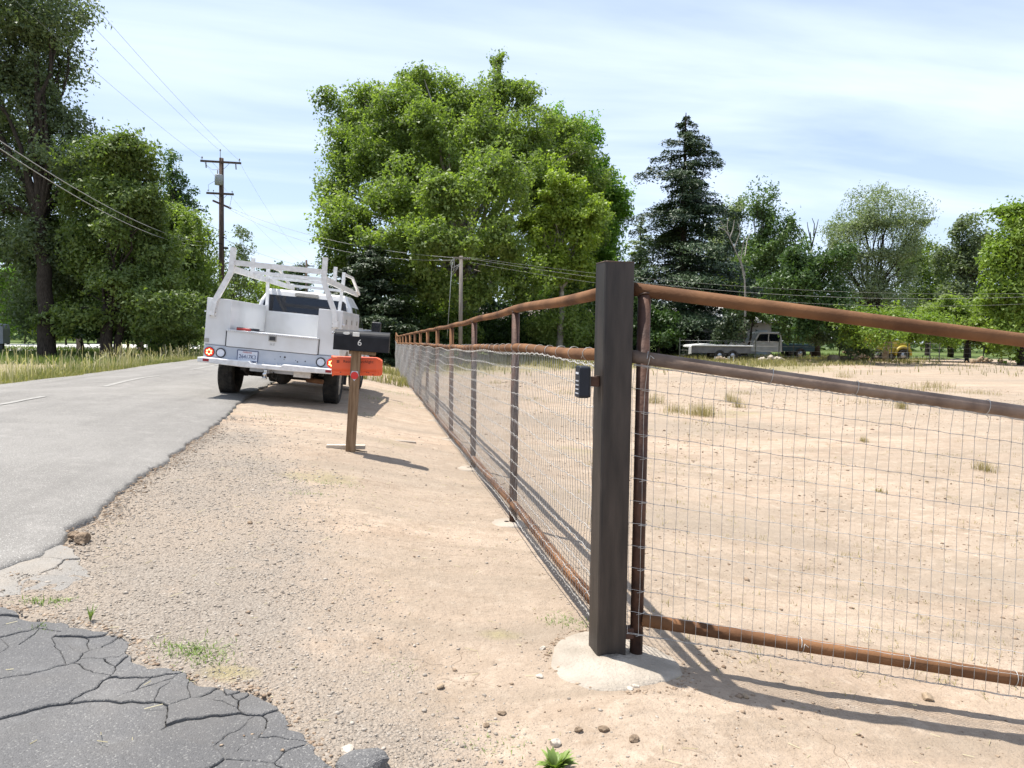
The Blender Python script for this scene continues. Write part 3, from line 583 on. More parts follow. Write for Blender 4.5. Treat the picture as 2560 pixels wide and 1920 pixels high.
# ------------------------------------------------------------------ wire mesh builder (2 by 4 inch no-climb mesh, real wires)
def wire_mesh(path, z0, rows, rowh, pitch, r, name, parent, off, knots=None, zend=None, wob=.004, sag=.0):
    """path: function s -> (x, y, zbase); verticals every pitch, horizontals every rowh; 3-sided wires"""
    S = zend; ns = int(S / pitch); Vv = []; Ff = []; base = 0
    def strand(P_, R_):
        nonlocal base
        P_ = np.asarray(P_); m = len(P_); T = np.gradient(P_, axis=0); T /= np.linalg.norm(T, axis=1, keepdims=True) + 1e-9
        ref = np.array([0, 0, 1.0]) if abs(T[0, 2]) < .8 else np.array([1.0, 0, 0])
        A = np.cross(T, ref); A /= np.linalg.norm(A, axis=1, keepdims=True) + 1e-9; B = np.cross(T, A)
        ring = np.stack([P_ + R_ * (A * cos(t) + B * sin(t)) for t in (0, 2 * pi / 3, 4 * pi / 3)], 1).reshape(-1, 3)
        i = np.arange(m - 1)[:, None] * 3; k = np.arange(3)[None, :]; k2 = (k + 1) % 3
        Ff.append(np.stack([i + k, i + k2, i + 3 + k2, i + 3 + k], -1).reshape(-1, 4) + base); Vv.append(ring); base += len(ring)
    svals = np.linspace(0, S, max(3, int(S / (pitch * .5))))
    xy = np.array([path(s) for s in svals])
    for rw in range(rows + 1):
        h = z0 + rw * rowh
        o = wob * np.sin(svals * 2 * pi / (pitch * 3) + rw) + .012 * np.sin(svals * 2 * pi / 2.44 + rw * .35) * (1 if sag else .18)
        lat = off + (.010 if sag else .004) * np.sin(svals * 1.7 + rw * .8) * (1 if 0 < rw < rows else .3)
        d = np.gradient(xy[:, :2], axis=0); d /= np.linalg.norm(d, axis=1, keepdims=True); nrm = np.stack([-d[:, 1], d[:, 0]], -1)
        P_ = np.concatenate([xy[:, :2] + nrm * lat[:, None], (xy[:, 2] + h + o)[:, None]], 1); strand(P_, r * (1.6 if rw in (0, rows) else (1.45 if sag else 1.0)))
        if rw in (0, rows): strand(P_ + np.array([0, 0, .004]) + np.stack([0 * svals, 0 * svals, .004 * np.sin(svals * 120)], -1), r)
    KN = []
    for i in range(ns + 1):
        s = i * pitch; x, y, z = path(s); x2, y2, _ = path(s + .01); dx, dy = x2 - x, y2 - y; l = hypot(dx, dy); nx_, ny_ = -dy / l, dx / l; dx /= l; dy /= l
        hs = np.linspace(0, rows * rowh, rows + 1); j = np.array([random.gauss(0, .0022 if sag else .0015) for _ in hs]); j[-1] += random.choice((0, .006, .012))
        lat = off + (.010 if sag else .004) * np.sin(s * 1.7 + np.arange(rows + 1) * .8)
        P_ = np.stack([x + nx_ * lat + dx * j, y + ny_ * lat + dy * j, z + z0 + hs], -1); strand(P_, r * .9)
        if knots and s < knots: KN.append(P_)
    if KN:
        K = np.concatenate(KN); k = r * 2.6; oc = np.array([(k, 0, 0), (0, k, 0), (-k, 0, 0), (0, -k, 0), (0, 0, k), (0, 0, -k)])
        Vk = (K[:, None, :] + oc[None]).reshape(-1, 3); f = np.array([(0, 1, 4, 4), (1, 2, 4, 4), (2, 3, 4, 4), (3, 0, 4, 4), (1, 0, 5, 5), (2, 1, 5, 5), (3, 2, 5, 5), (0, 3, 5, 5)])[:, :3]
        ft = (np.arange(len(K))[:, None, None] * 6 + f[None]).reshape(-1, 3)
    V_ = np.concatenate(Vv); F_ = np.concatenate(Ff)
    o = mesh_np(name, V_, F_, M['wire'], parent, smooth=True); o['kind'] = 'stuff'
    if KN: q = mesh_np('wire_knots', Vk, ft, M['wire'], parent); q['kind'] = 'stuff'
    return o
def tie(mb, c, axis_, r, rot=0.0, wr=.0016):
    c = Vector(c); d = Vector(axis_).normalized(); u = Vector((0, 0, 1)); a_ = d.cross(u).normalized(); u = a_.cross(d); p = []
    for k in range(15):
        a = rot + 2 * pi * k / 13; p.append(c + (a_ * cos(a) + u * sin(a)) * r + d * (.012 * (k / 14 - .5)))
    p.append(p[-1] + d * .02 - u * .012); mb.tube(p, wr, 5, False)

# ------------------------------------------------------------------ long fence beside the road
fence = empty('pipe_fence', (0, 0, 0)); tag(fence, 'long rusty pipe and wire mesh fence running beside the road shoulder', 'fence')
def fdrop(y): return float(np.interp(y, [0, 5.7, 8.2, 10.6, 15, 20, 26, 31, 33, 35.0], [0, 0, -.035, -.065, -.09, -.12, -.17, -.22, -.23, -.08]))
def fpath(s): y = PY0 + hw + s; return (FX + .006 - .006 * max(0, y - 20), y, fdrop(y))
NP_ = 13; fl = NP_ * 2.44
ys = np.linspace(PY0 + hw - .01, PY0 + fl, 80)
RP = .0302
for nm, h, rr, mt in (('top_rail', 1.665, RP, 'rust'), ('middle_rail', 1.372, RP, 'rust'), ('bottom_rail', .165, RP, 'rust')):
    mb = MB(); mb.tube([(fpath(y - PY0 - hw)[0], y, h + fdrop(y) + .006 * sin(y * 2.6)) for y in ys], rr, 12); mb.build(nm, M[mt], fence)
for k in range(1, NP_ + 1):
    y = PY0 + 2.44 * k; x, _, dz = fpath(y - PY0 - hw)
    o = MB().tube([(x, y, gz(x, y) - .12), (x, y, 1.64 + dz)], RP, 12).build('post', M['rust_dark' if k < 3 else 'rust'], fence)
    mb = MB(); mb.tube([(x + cos(a) * .031, y + sin(a) * .031, 1.640 + dz + .010 * abs(cos(a))) for a in np.linspace(0, 2 * pi, 13)], .003, 5, False); mb.build('weld_bead', M['weld'], o)
    if k < 9:
        mb = MB(); R_ = random.uniform(.13, .17)
        prof = [(R_, -.03), (R_ * .97, .006), (R_ * .8, .014), (.02, .018)]
        mb.lathe([(r_, h_ + gz(x, y)) for r_, h_ in prof], (x - .05, y, 0), n=18); mb.build('post_footing', M['kerb'], o)
wire_mesh(fpath, .115, 12, .1016, .0508, .0017, 'wire_mesh', fence, .036, knots=7.0, zend=fl - .1, sag=1)
for y in list(np.arange(PY0 + .12, 9, .29)) + list(np.arange(9.2, 18, .6)):
    mb = MB(); x, _, dz = fpath(y - PY0 - hw); tie(mb, (x, y, 1.372 + dz), (0, 1, 0), .034, random.random() * 6); mb.build('tie_wire', M['wire'], fence)
for y in np.arange(PY0 + .3, 9, .45):
    mb = MB(); x, _, dz = fpath(y - PY0 - hw); tie(mb, (x, y, .165 + dz), (0, 1, 0), .034, random.random() * 6); mb.build('tie_wire', M['wire'], fence)

# ------------------------------------------------------------------ fence panel running right from the corner post
panel = empty('pipe_fence', (0, 0, 0)); tag(panel, 'rusty pipe and wire mesh panel sloping away from the right of the square post', 'fence')
def seg(pa, pb): return pa, (pb - pa)
T0, TD = seg(pt(1576, 722, 3.395), pt(2560, 851, 3.30)); M0, MD = seg(pt(1572, 890, 3.40), pt(2560, 1031, 3.31)); B0, BD = seg(pt(1604, 1549, 3.475), pt(2560, 1700, 3.375))
EXT = 1.45
MB().tube([T0 - TD * .012, T0 + TD * EXT], RP, 14).build('top_rail', M['rust'], panel)
MB().tube([M0 - MD * .012, M0 + MD * EXT], RP, 14).build('middle_rail', M['rust_old'], panel)
MB().tube([B0, B0 + BD * EXT], RP, 14).build('bottom_rail', M['rust'], panel)
def pipe_at(t):
    top = T0 + TD * t; return top
pv = T0 + TD * .037; pb = Vector((pv.x, pv.y, gz(pv.x, pv.y) - .1))
gp = MB().tube([pb, pv - Vector((0, 0, .02))], RP * .98, 14).build('post', M['rust_dark'], panel)
mb = MB(); mb.tube([(pv.x + cos(a) * .032, pv.y + sin(a) * .032, pv.z - .024 + .012 * abs(sin(a))) for a in np.linspace(0, 2 * pi, 15)], .0032, 5, False); mb.build('weld_bead', M['weld'], gp)
pe = T0 + TD * (EXT - .02); MB().tube([Vector((pe.x, pe.y, gz(pe.x, pe.y) - .1)), pe - Vector((0, 0, .02))], RP * .98, 14).build('post', M['rust_dark'], panel)
MB().box((FX + hw - .004, pv.y - .024, .085), (pv.x - .02, pv.y + .024, .135)).build('stub_bar', M['rust_dark'], panel, .003)
pl = sqrt(TD.x ** 2 + TD.y ** 2); ux, uy = TD.x / pl, TD.y / pl; slope = MD.z / sqrt(MD.x ** 2 + MD.y ** 2)
pm = M0 + MD * .037
def ppath(s): return (pm.x + ux * (s - .045), pm.y + uy * (s - .045), pm.z + slope * (s - .045))
PL = pl * EXT * .97
wire_mesh(ppath, -1.2192 - .035, 12, .1016, .0508, .0014, 'wire_mesh', panel, -.034, knots=99, zend=PL, wob=.0015)
for i, s_ in enumerate((.02, .56, .93, 1.49, 1.95)):
    mb = MB(); x, y, z = ppath(s_ + .045); tie(mb, (x, y, z), (ux, uy, slope), .034, i * 1.3, .0017); mb.build('tie_wire', M['wire'], panel)
for i, s_ in enumerate((.72, 1.19, 1.66)):
    mb = MB(); q = B0 + BD * (s_ / pl); tie(mb, q, BD, .034, i * 2.1, .0017); mb.build('tie_wire', M['wire'], panel)
# mesh wraps the pipe by the square post
mb = MB()
for k in range(13):
    z = pm.z - .045 - k * .1016
    mb.tube([(pv.x + cos(a) * .035, pv.y + sin(a) * .035, z + .003 * sin(3 * a + k)) for a in np.linspace(-2.0, -2.0 + 4.4, 9)], .0014, 4, False)
o = mb.build('wrap_wire', M['wire'], panel); o['kind'] = 'stuff'

# ------------------------------------------------------------------ mailbox on its leaning post, newspaper tube, plank
mx_, my_ = -.246, 8.1; mz_ = gz(mx_, my_)
lean = Matrix.Rotation(radians(3.6), 4, 'Y')
mail = empty('mailbox', (mx_, my_, mz_)); mail.rotation_euler = (0, radians(3.4), radians(-4)); tag(mail, 'black mailbox numbered 6 on a leaning wooden post', 'mailbox')
MB().box((-.048, -.048, -.15), (.048, .048, 1.055)).build('post', M['wood'], mail, .006)
MB().box((-.075, -.05, 1.02), (.20, .05, 1.055)).build('support_board', M['wood'], mail, .004)
w_, hh = .085, .135; prof = [(-w_, 0), (w_, 0), (w_, hh)] + [(w_ * cos(a), hh + .075 * sin(a)) for a in np.linspace(.15, pi - .15, 12)] + [(-w_, hh)]
box_ = MB().prism(prof, 'x', -.215, .325).build('box_body', M['mailblack'], mail); box_.location = (0, 0, 1.057)
d_ = MB().prism([(y * 1.02, z * 1.01 - .001) for y, z in prof], 'x', -.232, -.213).build('door', M['mailblack'], box_, .003); MB().tube([(-.232, 0, .17), (-.250, 0, .17)], .006, 8).lathe([(.0, -.262), (.011, -.258), (.011, -.250), (.0, -.248)], (0, 0, .17), 'x', 10).build('door_knob', M['chrome'], box_)
MB().prism([(y * 1.015, z * 1.008) for y, z in prof], 'x', .318, .335).build('rear_lip', M['mailblack'], box_)
RX90 = Matrix.Rotation(radians(90), 4, 'X')
text('number', '6', .092, Matrix.Translation((.035, -w_ - .0015, .085)) @ RX90, M['number'], box_)
mb = MB(); mb.prism([(-.105 + .035 * cos(a), .175 + .015 * sin(a)) for a in np.linspace(0, 2 * pi, 20)[:-1]], 'y', -w_ - .006, -w_ + .02); mb.build('oval_label', M['number'], box_)
mb = MB(); mb.box((-.04, -w_ - .007, .148), (.028, -w_ + .02, .19)); mb.build('signal_flag', M['number'], box_, .004)
plk = MB(); plk.box((-.235, .0, .0), (.17, .085, .042)); o = plk.build('plank', M['plank'], None, .004); o.location = (mx_ - .02, my_ + .075, gz(mx_, my_ + .1) + .004); o.rotation_euler = (0, radians(1.0), radians(-3)); tag(o, 'short pale plank lying at the foot of the mailbox post', 'plank')
rd = MB(); rd.disc((0, 0, 0), (0, -1, 0), 0, .039, .006, 24); r0 = rd.build('reflector', M['redisc'], mail); r0.location = (0, -.0545, .80)
mb = MB(); mb.prism([(0, -.058), (.044, 0), (.03, .045), (-.03, .045), (-.044, 0)], 'y', -.0545, -.0485); b0 = mb.build('backing_plate', M['platew'], mail); b0.location = (0, 0, .80)
news = empty('newspaper_box', (mx_ + .062, my_ + .058, mz_ + .79)); news.rotation_euler = (0, radians(.6), radians(-4)); tag(news, 'orange plastic newspaper tube fixed behind the mailbox post', 'newspaper box')
def shell(x0, x1, prof, t, name, m_, par):
    mb_ = MB(); n_ = len(prof); cx = sum(p[0] for p in prof) / n_; cz = sum(p[1] for p in prof) / n_
    inn = [(cx + (p[0] - cx) * (1 - t), cz + (p[1] - cz) * (1 - t)) for p in prof]
    vs_ = [(x0, *p) for p in prof] + [(x1, *p) for p in prof] + [(x0, *p) for p in inn] + [(x1 - .01, *p) for p in inn]
    fs = [(k, (k + 1) % n_, n_ + (k + 1) % n_, n_ + k) for k in range(n_)] + [(2 * n_ + k, 2 * n_ + (k + 1) % n_, 3 * n_ + (k + 1) % n_, 3 * n_ + k) for k in range(n_)] + [(k, (k + 1) % n_, 2 * n_ + (k + 1) % n_, 2 * n_ + k) for k in range(n_)] + [tuple(range(n_, 2 * n_))]
    return mb_.add(vs_, fs).build(name, m_, par)
# a flared mouth at the road end, sloping far end: loft of sections
secs = [(-.262, -.012, .207), (-.248, .0, .202), (.20, .0, .196), (.235, .0, .185), (.262, .012, .165)]
vv = []; pr = lambda lo, hi, sc: [(-.006, lo + .075), (-.006, hi - .01), (.02, hi), (.11, hi), (.135, hi - .02), (.135, lo + .02), (.11, lo), (.045, lo), (.0, lo + .06)]
mb = MB(); ns_ = 9
for x, lo, hi in secs:
    q = pr(lo, hi, 1)
    if x > .21: q = [(y + (.03 if y < .03 else 0) * (x - .2) / .06, z) for y, z in q]
    vv += [(x + (.05 * max(0, (.1 - z)) if x < -.24 else 0), y, z) for y, z in q]
mb.add(vv, [(i * ns_ + k, i * ns_ + (k + 1) % ns_, (i + 1) * ns_ + (k + 1) % ns_, (i + 1) * ns_ + k) for i in range(len(secs) - 1) for k in range(ns_)] + [tuple(range((len(secs) - 1) * ns_, len(secs) * ns_))])
o = mb.build('tube_shell', M['orange'], news); sm_ = o.modifiers.new('solid', 'SOLIDIFY'); sm_.thickness = .003
MB().box((-.25, -.014, .03), (.22, -.0005, .038)).build('ridge', M['orange'], news, .002)
text('lettering', 'Record Searchlight', .041, Matrix.Translation((.018, -.0075, .148)) @ RX90, M['ink'], news, .0006)
mb = MB()
for i in range(2):
    for j in range(2): mb.box((-.205 + i * .014, -.0085, .134 + j * .014), (-.194 + i * .014, -.0055, .145 + j * .014))
mb.build('emblem', M['ink'], news)
for (x_, z_) in ((-.17, .05), (.10, .055), (.12, .05), (.165, .03)):
    MB().box((x_, -.0165, z_ - .02), (x_ + .012, -.0135, z_ - .012)).build('scuff_mark', M['ink'], news)

# ------------------------------------------------------------------ service truck
truck = empty('utility_truck'); tag(truck, 'white utility pickup truck with ladder rack and service body parked on the shoulder', 'truck')
truck.matrix_world = Matrix.Translation((-1.666, 12.519, .343)) @ (Matrix.Rotation(-.083, 4, 'Z') @ Matrix.Rotation(.003, 4, 'X') @ Matrix.Rotation(.086, 4, 'Y'))
T = truck
for s in (-1, 1):
    # cabinet: side profile with wheel arch
    ax_, ar = 1.02, .50
    arch = [(ax_ + ar * cos(a), .42 + ar * sin(a)) for a in np.linspace(.28, pi - .28, 12)]
    prof = [(0.0, .86), (0.0, 1.59), (2.46, 1.59), (2.46, .52), (1.54, .52)] + arch + [(.44, .60), (.02, .60), (.02, .86)]
    mb = MB(); mb.prism(prof, 'x', s * .67 if s > 0 else -1.048, 1.048 if s > 0 else -.67); cab_ = mb.build('side_cabinet', M['wpaint'], T, .008)
    for (y0, y1, z0, z1) in ((.05, .78, 1.02, 1.54), (.81, 1.62, 1.02, 1.54), (1.65, 2.41, .60, 1.54)):
        xo = s * 1.048; d_ = MB().box((min(xo, xo + s * .014), y0, z0), (max(xo, xo + s * .014), y1, z1)).build('cabinet_door', M['wpaint'], cab_, .006)
        MB().box((min(xo + s * .014, xo + s * .026), y0 + .3, z1 - .16), (max(xo + s * .014, xo + s * .026), y0 + .38, z1 - .08)).build('latch', M['badge'], cab_, .004)
    MB().box((s * 1.0 - .045, -.012, .895), (s * 1.0 + .025, -.001, .955)).build('maker_plate', M['badge'], cab_, .002) if s < 0 else None
    MB().box((s * 1.055 - .012, .02, 1.36), (s * 1.055 + .03 * s + .004, .06, 1.385)).build('hinge_stop', M['platew'], cab_)
MB().box((-.67, .0, .78), (.67, 2.44, .845)).build('bed_floor', M['rackpaint'], T)
MB().box((-.67, 2.40, .845), (.67, 2.45, 1.50)).build('bulkhead', M['wpaint'], T, .006)
# rear drawer box with tread plate lid
db = MB().box((-.70, -.035, .858), (.70, .46, 1.108)).build('tail_box', M['wpaint'], T, .006)
MB().box((-.712, -.05, 1.109), (.712, .47, 1.121)).build('box_lid', M['tread'], db, .003)
mb = MB()
for k in range(44): mb.box((-.70 + k * .032, -.056, 1.098), (-.684 + k * .032, -.0505, 1.121))
mb.build('lid_edge_teeth', M['tread'], db)
for s in (-1, 1): MB().box((s * .718 - .006, -.006, .86), (s * .718 + .006, -.0005, 1.10)).build('seam', M['black'], db)
MB().box((-.70, -.03, .852), (.70, -.0, .857)).build('seam', M['black'], db)
la = MB().box((-.062, -.045, 1.0), (.062, -.034, 1.09)).build('latch', M['badge'], db, .012); MB().box((-.045, -.051, 1.015), (.045, -.0455, 1.075)).build('paddle', M['black'], la, .008)
text('lettering', 'SLE', .055, Matrix.Translation((0, -.0365, .955)) @ RX90, M['badge'], db, .0008, .2)
MB().box((-.62, .47, .85), (-.30, .8, 1.13)).build('tool_case', M['black'], T, .01)
MB().box((-.60, .10, 1.1205), (-.40, .24, 1.16)).build('tool', M['plater'], T, .01)
MB().tube([(-.64, .3, 1.15), (-.28, .26, 1.15)], .018, 8).build('tool_handle', M['black'], T)
# apron, bumper
ap = MB().box((-1.035, -.025, .615), (1.035, .02, .852)).build('rear_apron', M['silver'], T, .006)
for (x_, z_, r_) in ((.14, .79, .010), (.21, .79, .016), (.06, .745, .006), (.20, .755, .007), (.38, .755, .006), (.41, .735, .012), (.53, .755, .011)): MB().disc((x_, -.0255, z_ - .02), (0, -1, 0), 0, r_, .0012, 14).build('bolt_hole', M['black'], ap)
bp_prof = [(-1.06, .585), (-1.06, .66), (-.30, .665), (-.27, .635), (.20, .635), (.23, .665), (1.06, .66), (1.06, .585), (.30, .565), (-.36, .565)]
bmp = MB().prism(bp_prof, 'y', -.24, -.026).build('step_bumper', M['silver'], T, .012); bmp.data.materials[0] = M['rackpaint']
for s in (-1, 1): MB().box((s * .93 - .045, -.246, .603), (s * .93 + .045, -.2395, .645)).build('reflector', M['reflector'], bmp, .004)
mb = MB()
for x_ in (-.19, -.09, .12, .17): mb.tube([(x_, -.15, .635), (x_, -.15, .68)], .006, 6)
mb.build('chain_loop', M['chrome'], bmp)
for s in (-1, 1):
    tl = MB().disc((s * .945, -.026, .745), (0, -1, 0), 0, .068, .022, 28).build('tail_light', M['redlens'], T)
    MB().disc((s * .945, -.026, .745), (0, -1, 0), .0685, .078, .014, 28).build('rubber_ring', M['black' if s < 0 else 'redlens'], tl)
    mb = MB()
    for k in range(6):
        a = radians(60 * k + 30); mb.disc((s * .945 + .036 * cos(a), -.0482, .745 + .036 * sin(a)), (0, -1, 0), 0, .0135, .003, 12)
    mb.build('led_cluster', M['led' if s < 0 else 'ledr'], tl)
    rl = MB().disc((s * .772, -.026, .745), (0, -1, 0), 0, .058, .014, 28).build('reverse_light', M['platew'], T)
    MB().disc((s * .772, -.026, .745), (0, -1, 0), .0585, .076, .016, 28).build('rubber_ring', M['black'], rl)
pl_ = MB().box((-.152, 0, -.076), (.152, .004, .076)).build('license_plate', M['platew'], T, .003); pl_.location = (-.36, -.038, .735)
fr_ = MB(); fr_.box((-.160, -.003, .076), (.160, .006, .086)).box((-.160, -.003, -.086), (.160, .006, -.076)).box((-.160, -.0035, -.086), (-.152, .0065, .086)).box((.152, -.0035, -.086), (.160, .0065, .086)); fr_.build('plate_frame', M['plateb'], pl_)
text('plate_number', '26417K3', .088, Matrix.Translation((0, -.0016, -.016)) @ RX90 @ Matrix.Scale(.82, 4, (1, 0, 0)), M['plateb'], pl_, .0008)
text('plate_state', 'California', .036, Matrix.Translation((-.01, -.0016, .055)) @ RX90, M['plater'], pl_, .0008, .25)
# hitch and underside
hi = MB(); hi.box((-.32, .0, .50), (.36, .09, .57)).bar((-.02, .05, .53), (-.02, -.2, .53), .065, .065); hitch = hi.build('hitch_receiver', M['silver'], T, .004)
mb = MB(); mb.bar((-.02, -.1, .53), (-.02, -.26, .53), .05, .05).bar((-.02, -.25, .55), (-.02, -.25, .42), .05, .03).bar((-.02, -.24, .43), (-.02, -.34, .43), .06, .025); mb.build('drawbar', M['chrome'], hitch, .003)
MB().lathe([(0, .445), (.02, .445), (.018, .465), (.03, .480), (.032, .497), (.022, .515), (0, .52)], (-.02, -.30, 0), 'z', 16).build('tow_ball', M['chrome'], hitch)
mb = MB()
for x_ in (-.10, .06): mb.tube([(x_, -.02, .52), (x_ - .02, -.06, .44), (x_ + .05, -.05, .40), (x_ + .06, -.03, .5)], .008, 6)
mb.build('safety_chain', M['under'], hitch)
MB().box((.36, -.01, .47), (.62, .06, .585)).build('crossmember_plate', M['rackpaint'], T, .004)
for s in (-1, 1):
    MB().box((s * .43 - .04, .02, .50), (s * .43 + .04, 5.5, .66)).build('chassis_rail', M['under'], T)
    mb = MB(); mb.tube([(s * .52, .35, .55), (s * .52, .7, .42), (s * .52, 1.02, .38), (s * .52, 1.4, .43), (s * .52, 1.75, .56)], .035, 6); mb.build('leaf_spring', M['under'], T)
    MB().box((s * .86 - .16, 1.52, .30), (s * .86 + .16, 1.535, .62)).build('mud_flap', M['black'], T)
mb = MB(); mb.tube([(-.80, 1.02, .40), (.80, 1.02, .40)], .05, 10).lathe([(0, -.17), (.10, -.13), (.15, -.03), (.15, .03), (.10, .12), (0, .16)], (0, 1.02, .40), 'y', 16); mb.build('rear_axle', M['under'], T)
mb = MB(); mb.tube([(.50, .9, .45), (.55, .25, .42), (.80, .16, .42)], .04, 10); mb.build('exhaust_pipe', M['rust'], T)
MB().lathe([(.0, -.25), (.10, -.24), (.10, .24), (.0, .25)], (.42, 2.1, .42), 'y', 14).build('silencer', M['under'], T)
MB().box((-.38, 2.3, .36), (.30, 4.0, .55)).build('gearbox', M['under'], T, .05)
def wheel(x, y, s):
    R_ = .395; w = .265
    ty = MB(); ty.lathe([(.24, -w / 2 + .02), (.30, -w / 2), (.355, -w / 2 + .005), (.385, -w / 2 + .03), (R_, -w / 2 + .065), (R_, w / 2 - .065), (.385, w / 2 - .03), (.355, w / 2 - .005), (.30, w / 2), (.24, w / 2 - .02), (.24, -w / 2 + .02)], (0, 0, 0), 'x', 40)
    t_ = ty.build('wheel', M['rubber'], T); t_.location = (x, y, R_ - .008)
    mb = MB()
    for k in range(40):
        a = 2 * pi * k / 40; c = Vector((0, cos(a), sin(a)))
        for j, xx in enumerate((-.085, -.028, .028, .085)):
            a2 = a + (.04 if j % 2 else 0); c = Vector((0, cos(a2), sin(a2))); tg = Vector((0, -sin(a2), cos(a2)))
            q = [Vector((xx, 0, 0)) + c * (R_ - .004) + Vector((dx, 0, 0)) + tg * dt for dx, dt in ((-.023, -.022), (.023, -.022), (.023, .022), (-.023, .022))]
            q2 = [p + c * .010 for p in q]; mb.add(q + q2, [(4, 5, 6, 7), (0, 1, 5, 4), (1, 2, 6, 5), (2, 3, 7, 6), (3, 0, 4, 7)])
    mb.build('tread', M['rubber'], t_)
    xo = s * (w / 2 - .035); mb = MB(); mb.lathe([(0, xo - s * .03), (.05, xo), (.07, xo - s * .02), (.19, xo - s * .015), (.235, xo + s * .01), (.242, xo - s * .02)], (0, 0, 0), 'x', 28)
    for k in range(8): a = pi * k / 4; mb.disc((xo - s * .018, .13 * cos(a), .13 * sin(a)), (s, 0, 0), 0, .012, .014, 8)
    mb.build('rim', M['rim'], t_)
for s in (-1, 1):
    wheel(s * .86, 1.02, s); wheel(s * .86, 4.72, s)
# cab
cw = MB()
lo = [(2.56, .97, .62), (2.56, 1.0, 1.0), (2.56, .985, 1.28)]
sec = lambda y, w: [(-w * .96, y, .55), (-w, y, .9), (-w * .985, y, 1.30), (w * .985, y, 1.30), (w, y, .9), (w * .96, y, .55)]
cab = MB(); S1, S2 = sec(2.56, .99), sec(4.50, .99); cab.add(S1 + S2, [(0, 1, 2, 3, 4, 5), (11, 10, 9, 8, 7, 6)] + [(k, (k + 1) % 6, 6 + (k + 1) % 6, 6 + k) for k in range(6)])
cabo = cab.build('cab', M['wpaint'], T, .03, 3)
gh = MB(); G = [(-.955, 2.60, 1.285), (.955, 2.60, 1.285), (.955, 4.55, 1.285), (-.955, 4.55, 1.285), (-.86, 2.66, 1.70), (.86, 2.66, 1.70), (.86, 4.25, 1.70), (-.86, 4.25, 1.70), (-.74, 2.76, 1.935), (.74, 2.76, 1.935), (.74, 3.85, 1.945), (-.74, 3.85, 1.945)]
gh.add(G, [(0, 1, 5, 4), (1, 2, 6, 5), (2, 3, 7, 6), (3, 0, 4, 7), (4, 5, 9, 8), (5, 6, 10, 9), (6, 7, 11, 10), (7, 4, 8, 11), (8, 9, 10, 11)]); gh.build('cab_roof', M['wpaint'], T, .045, 3)
def panel4(q, off, name, m_, par, t=.004):
    q = [Vector(p) for p in q]; nn = (q[1] - q[0]).cross(q[3] - q[0]).normalized(); mb_ = MB(); a = [p + nn * off for p in q]; b = [p + nn * (off + t) for p in q]
    mb_.add(a + b, [(3, 2, 1, 0), (4, 5, 6, 7), (0, 1, 5, 4), (1, 2, 6, 5), (2, 3, 7, 6), (3, 0, 4, 7)]); return mb_.build(name, m_, par)
rw = MB(); q = [(-.82, 1.33), (.82, 1.33), (.845, 1.36), (.755, 1.775), (.71, 1.815), (-.71, 1.815), (-.755, 1.775), (-.845, 1.36)]
# rear window follows the two rear planes: lower slope
def ry_at(z): return 2.60 + (2.66 - 2.60) * (z - 1.285) / .415 if z < 1.70 else 2.66 + .10 * (z - 1.70) / .235
vv = [(x, 2.585 + (z - 1.33) * .16 - .012, z) for x, z in q]; vv2 = [(x, y + .004, z) for x, y, z in vv]
rw.add(vv + vv2, [tuple(range(8)), tuple(range(15, 7, -1))] + [(k, (k + 1) % 8, 8 + (k + 1) % 8, 8 + k) for k in range(8)]); rwin = rw.build('rear_window', M['glass'], T)
mb = MB(); mb.prism([(-.21, 1.83), (.21, 1.83), (.225, 1.85), (.21, 1.90), (-.21, 1.90), (-.225, 1.85)], 'y', 2.66, 2.75); mb.build('brake_light_pod', M['badge'], T, .012)
for s in (-1, 1):
    f = (lambda p: (s * p[0], p[1], p[2]))
    for (a, b, c, d) in (((.935, 2.78, 1.335), (.935, 3.45, 1.335), (.842, 3.45, 1.72), (.842, 2.86, 1.72)), ((.935, 3.53, 1.335), (.935, 4.35, 1.335), (.842, 4.14, 1.72), (.842, 3.53, 1.72))):
        Q = [f(a), f(b), f(c), f(d)]; Q = Q if s > 0 else [Q[1], Q[0], Q[3], Q[2]]; panel4(Q, .012, 'side_window', M['glass'], T)
    for (y0, y1) in ((2.66, 3.48), (3.50, 4.42)):
        dd = MB().box((min(s * .985, s * 1.0), y0, .66), (max(s * .985, s * 1.0), y1, 1.27)).build('door', M['wpaint'], T, .008); MB().box((min(s * 1.0, s * 1.018), y1 - .78, 1.08), (max(s * 1.0, s * 1.018), y1 - .58, 1.115)).build('handle', M['black'], dd, .004)
    mb = MB(); mb.bar((s * .98, 4.22, 1.30), (s * 1.16, 4.18, 1.31), .05, .03); mb.build('mirror_arm', M['chrome'], T)
    mr = MB().box((s * 1.25 - .10, 4.14, 1.24), (s * 1.25 + .10, 4.26, 1.50)).build('mirror', M['black'], T, .03, 3); MB().box((s * 1.25 - .075, 4.135, 1.28), (s * 1.25 + .075, 4.1395, 1.46)).build('mirror_glass', M['glass'], mr)
    hl = MB().box((min(s * .72, s * .96), 5.90, .95), (max(s * .72, s * .96), 5.945, 1.15)).build('headlight', M['platew'], T, .015)
    MB().tube([(s * .98, 4.72 + .46 * cos(a), .42 + .46 * sin(a)) for a in np.linspace(.1, pi - .1, 12)], .035, 6).build('wheel_arch', M['wpaint'], T)
hd = MB(); A_ = [(-.97, 4.52, .62), (.97, 4.52, .62), (.97, 4.52, 1.28), (-.97, 4.52, 1.28), (-.95, 5.92, .62), (.95, 5.92, .62), (.93, 5.90, 1.18), (-.93, 5.90, 1.18)]
hd.add(A_, [(0, 1, 2, 3), (7, 6, 5, 4), (0, 4, 5, 1), (1, 5, 6, 2), (2, 6, 7, 3), (3, 7, 4, 0)]); hd.build('hood', M['wpaint'], T, .04, 3)
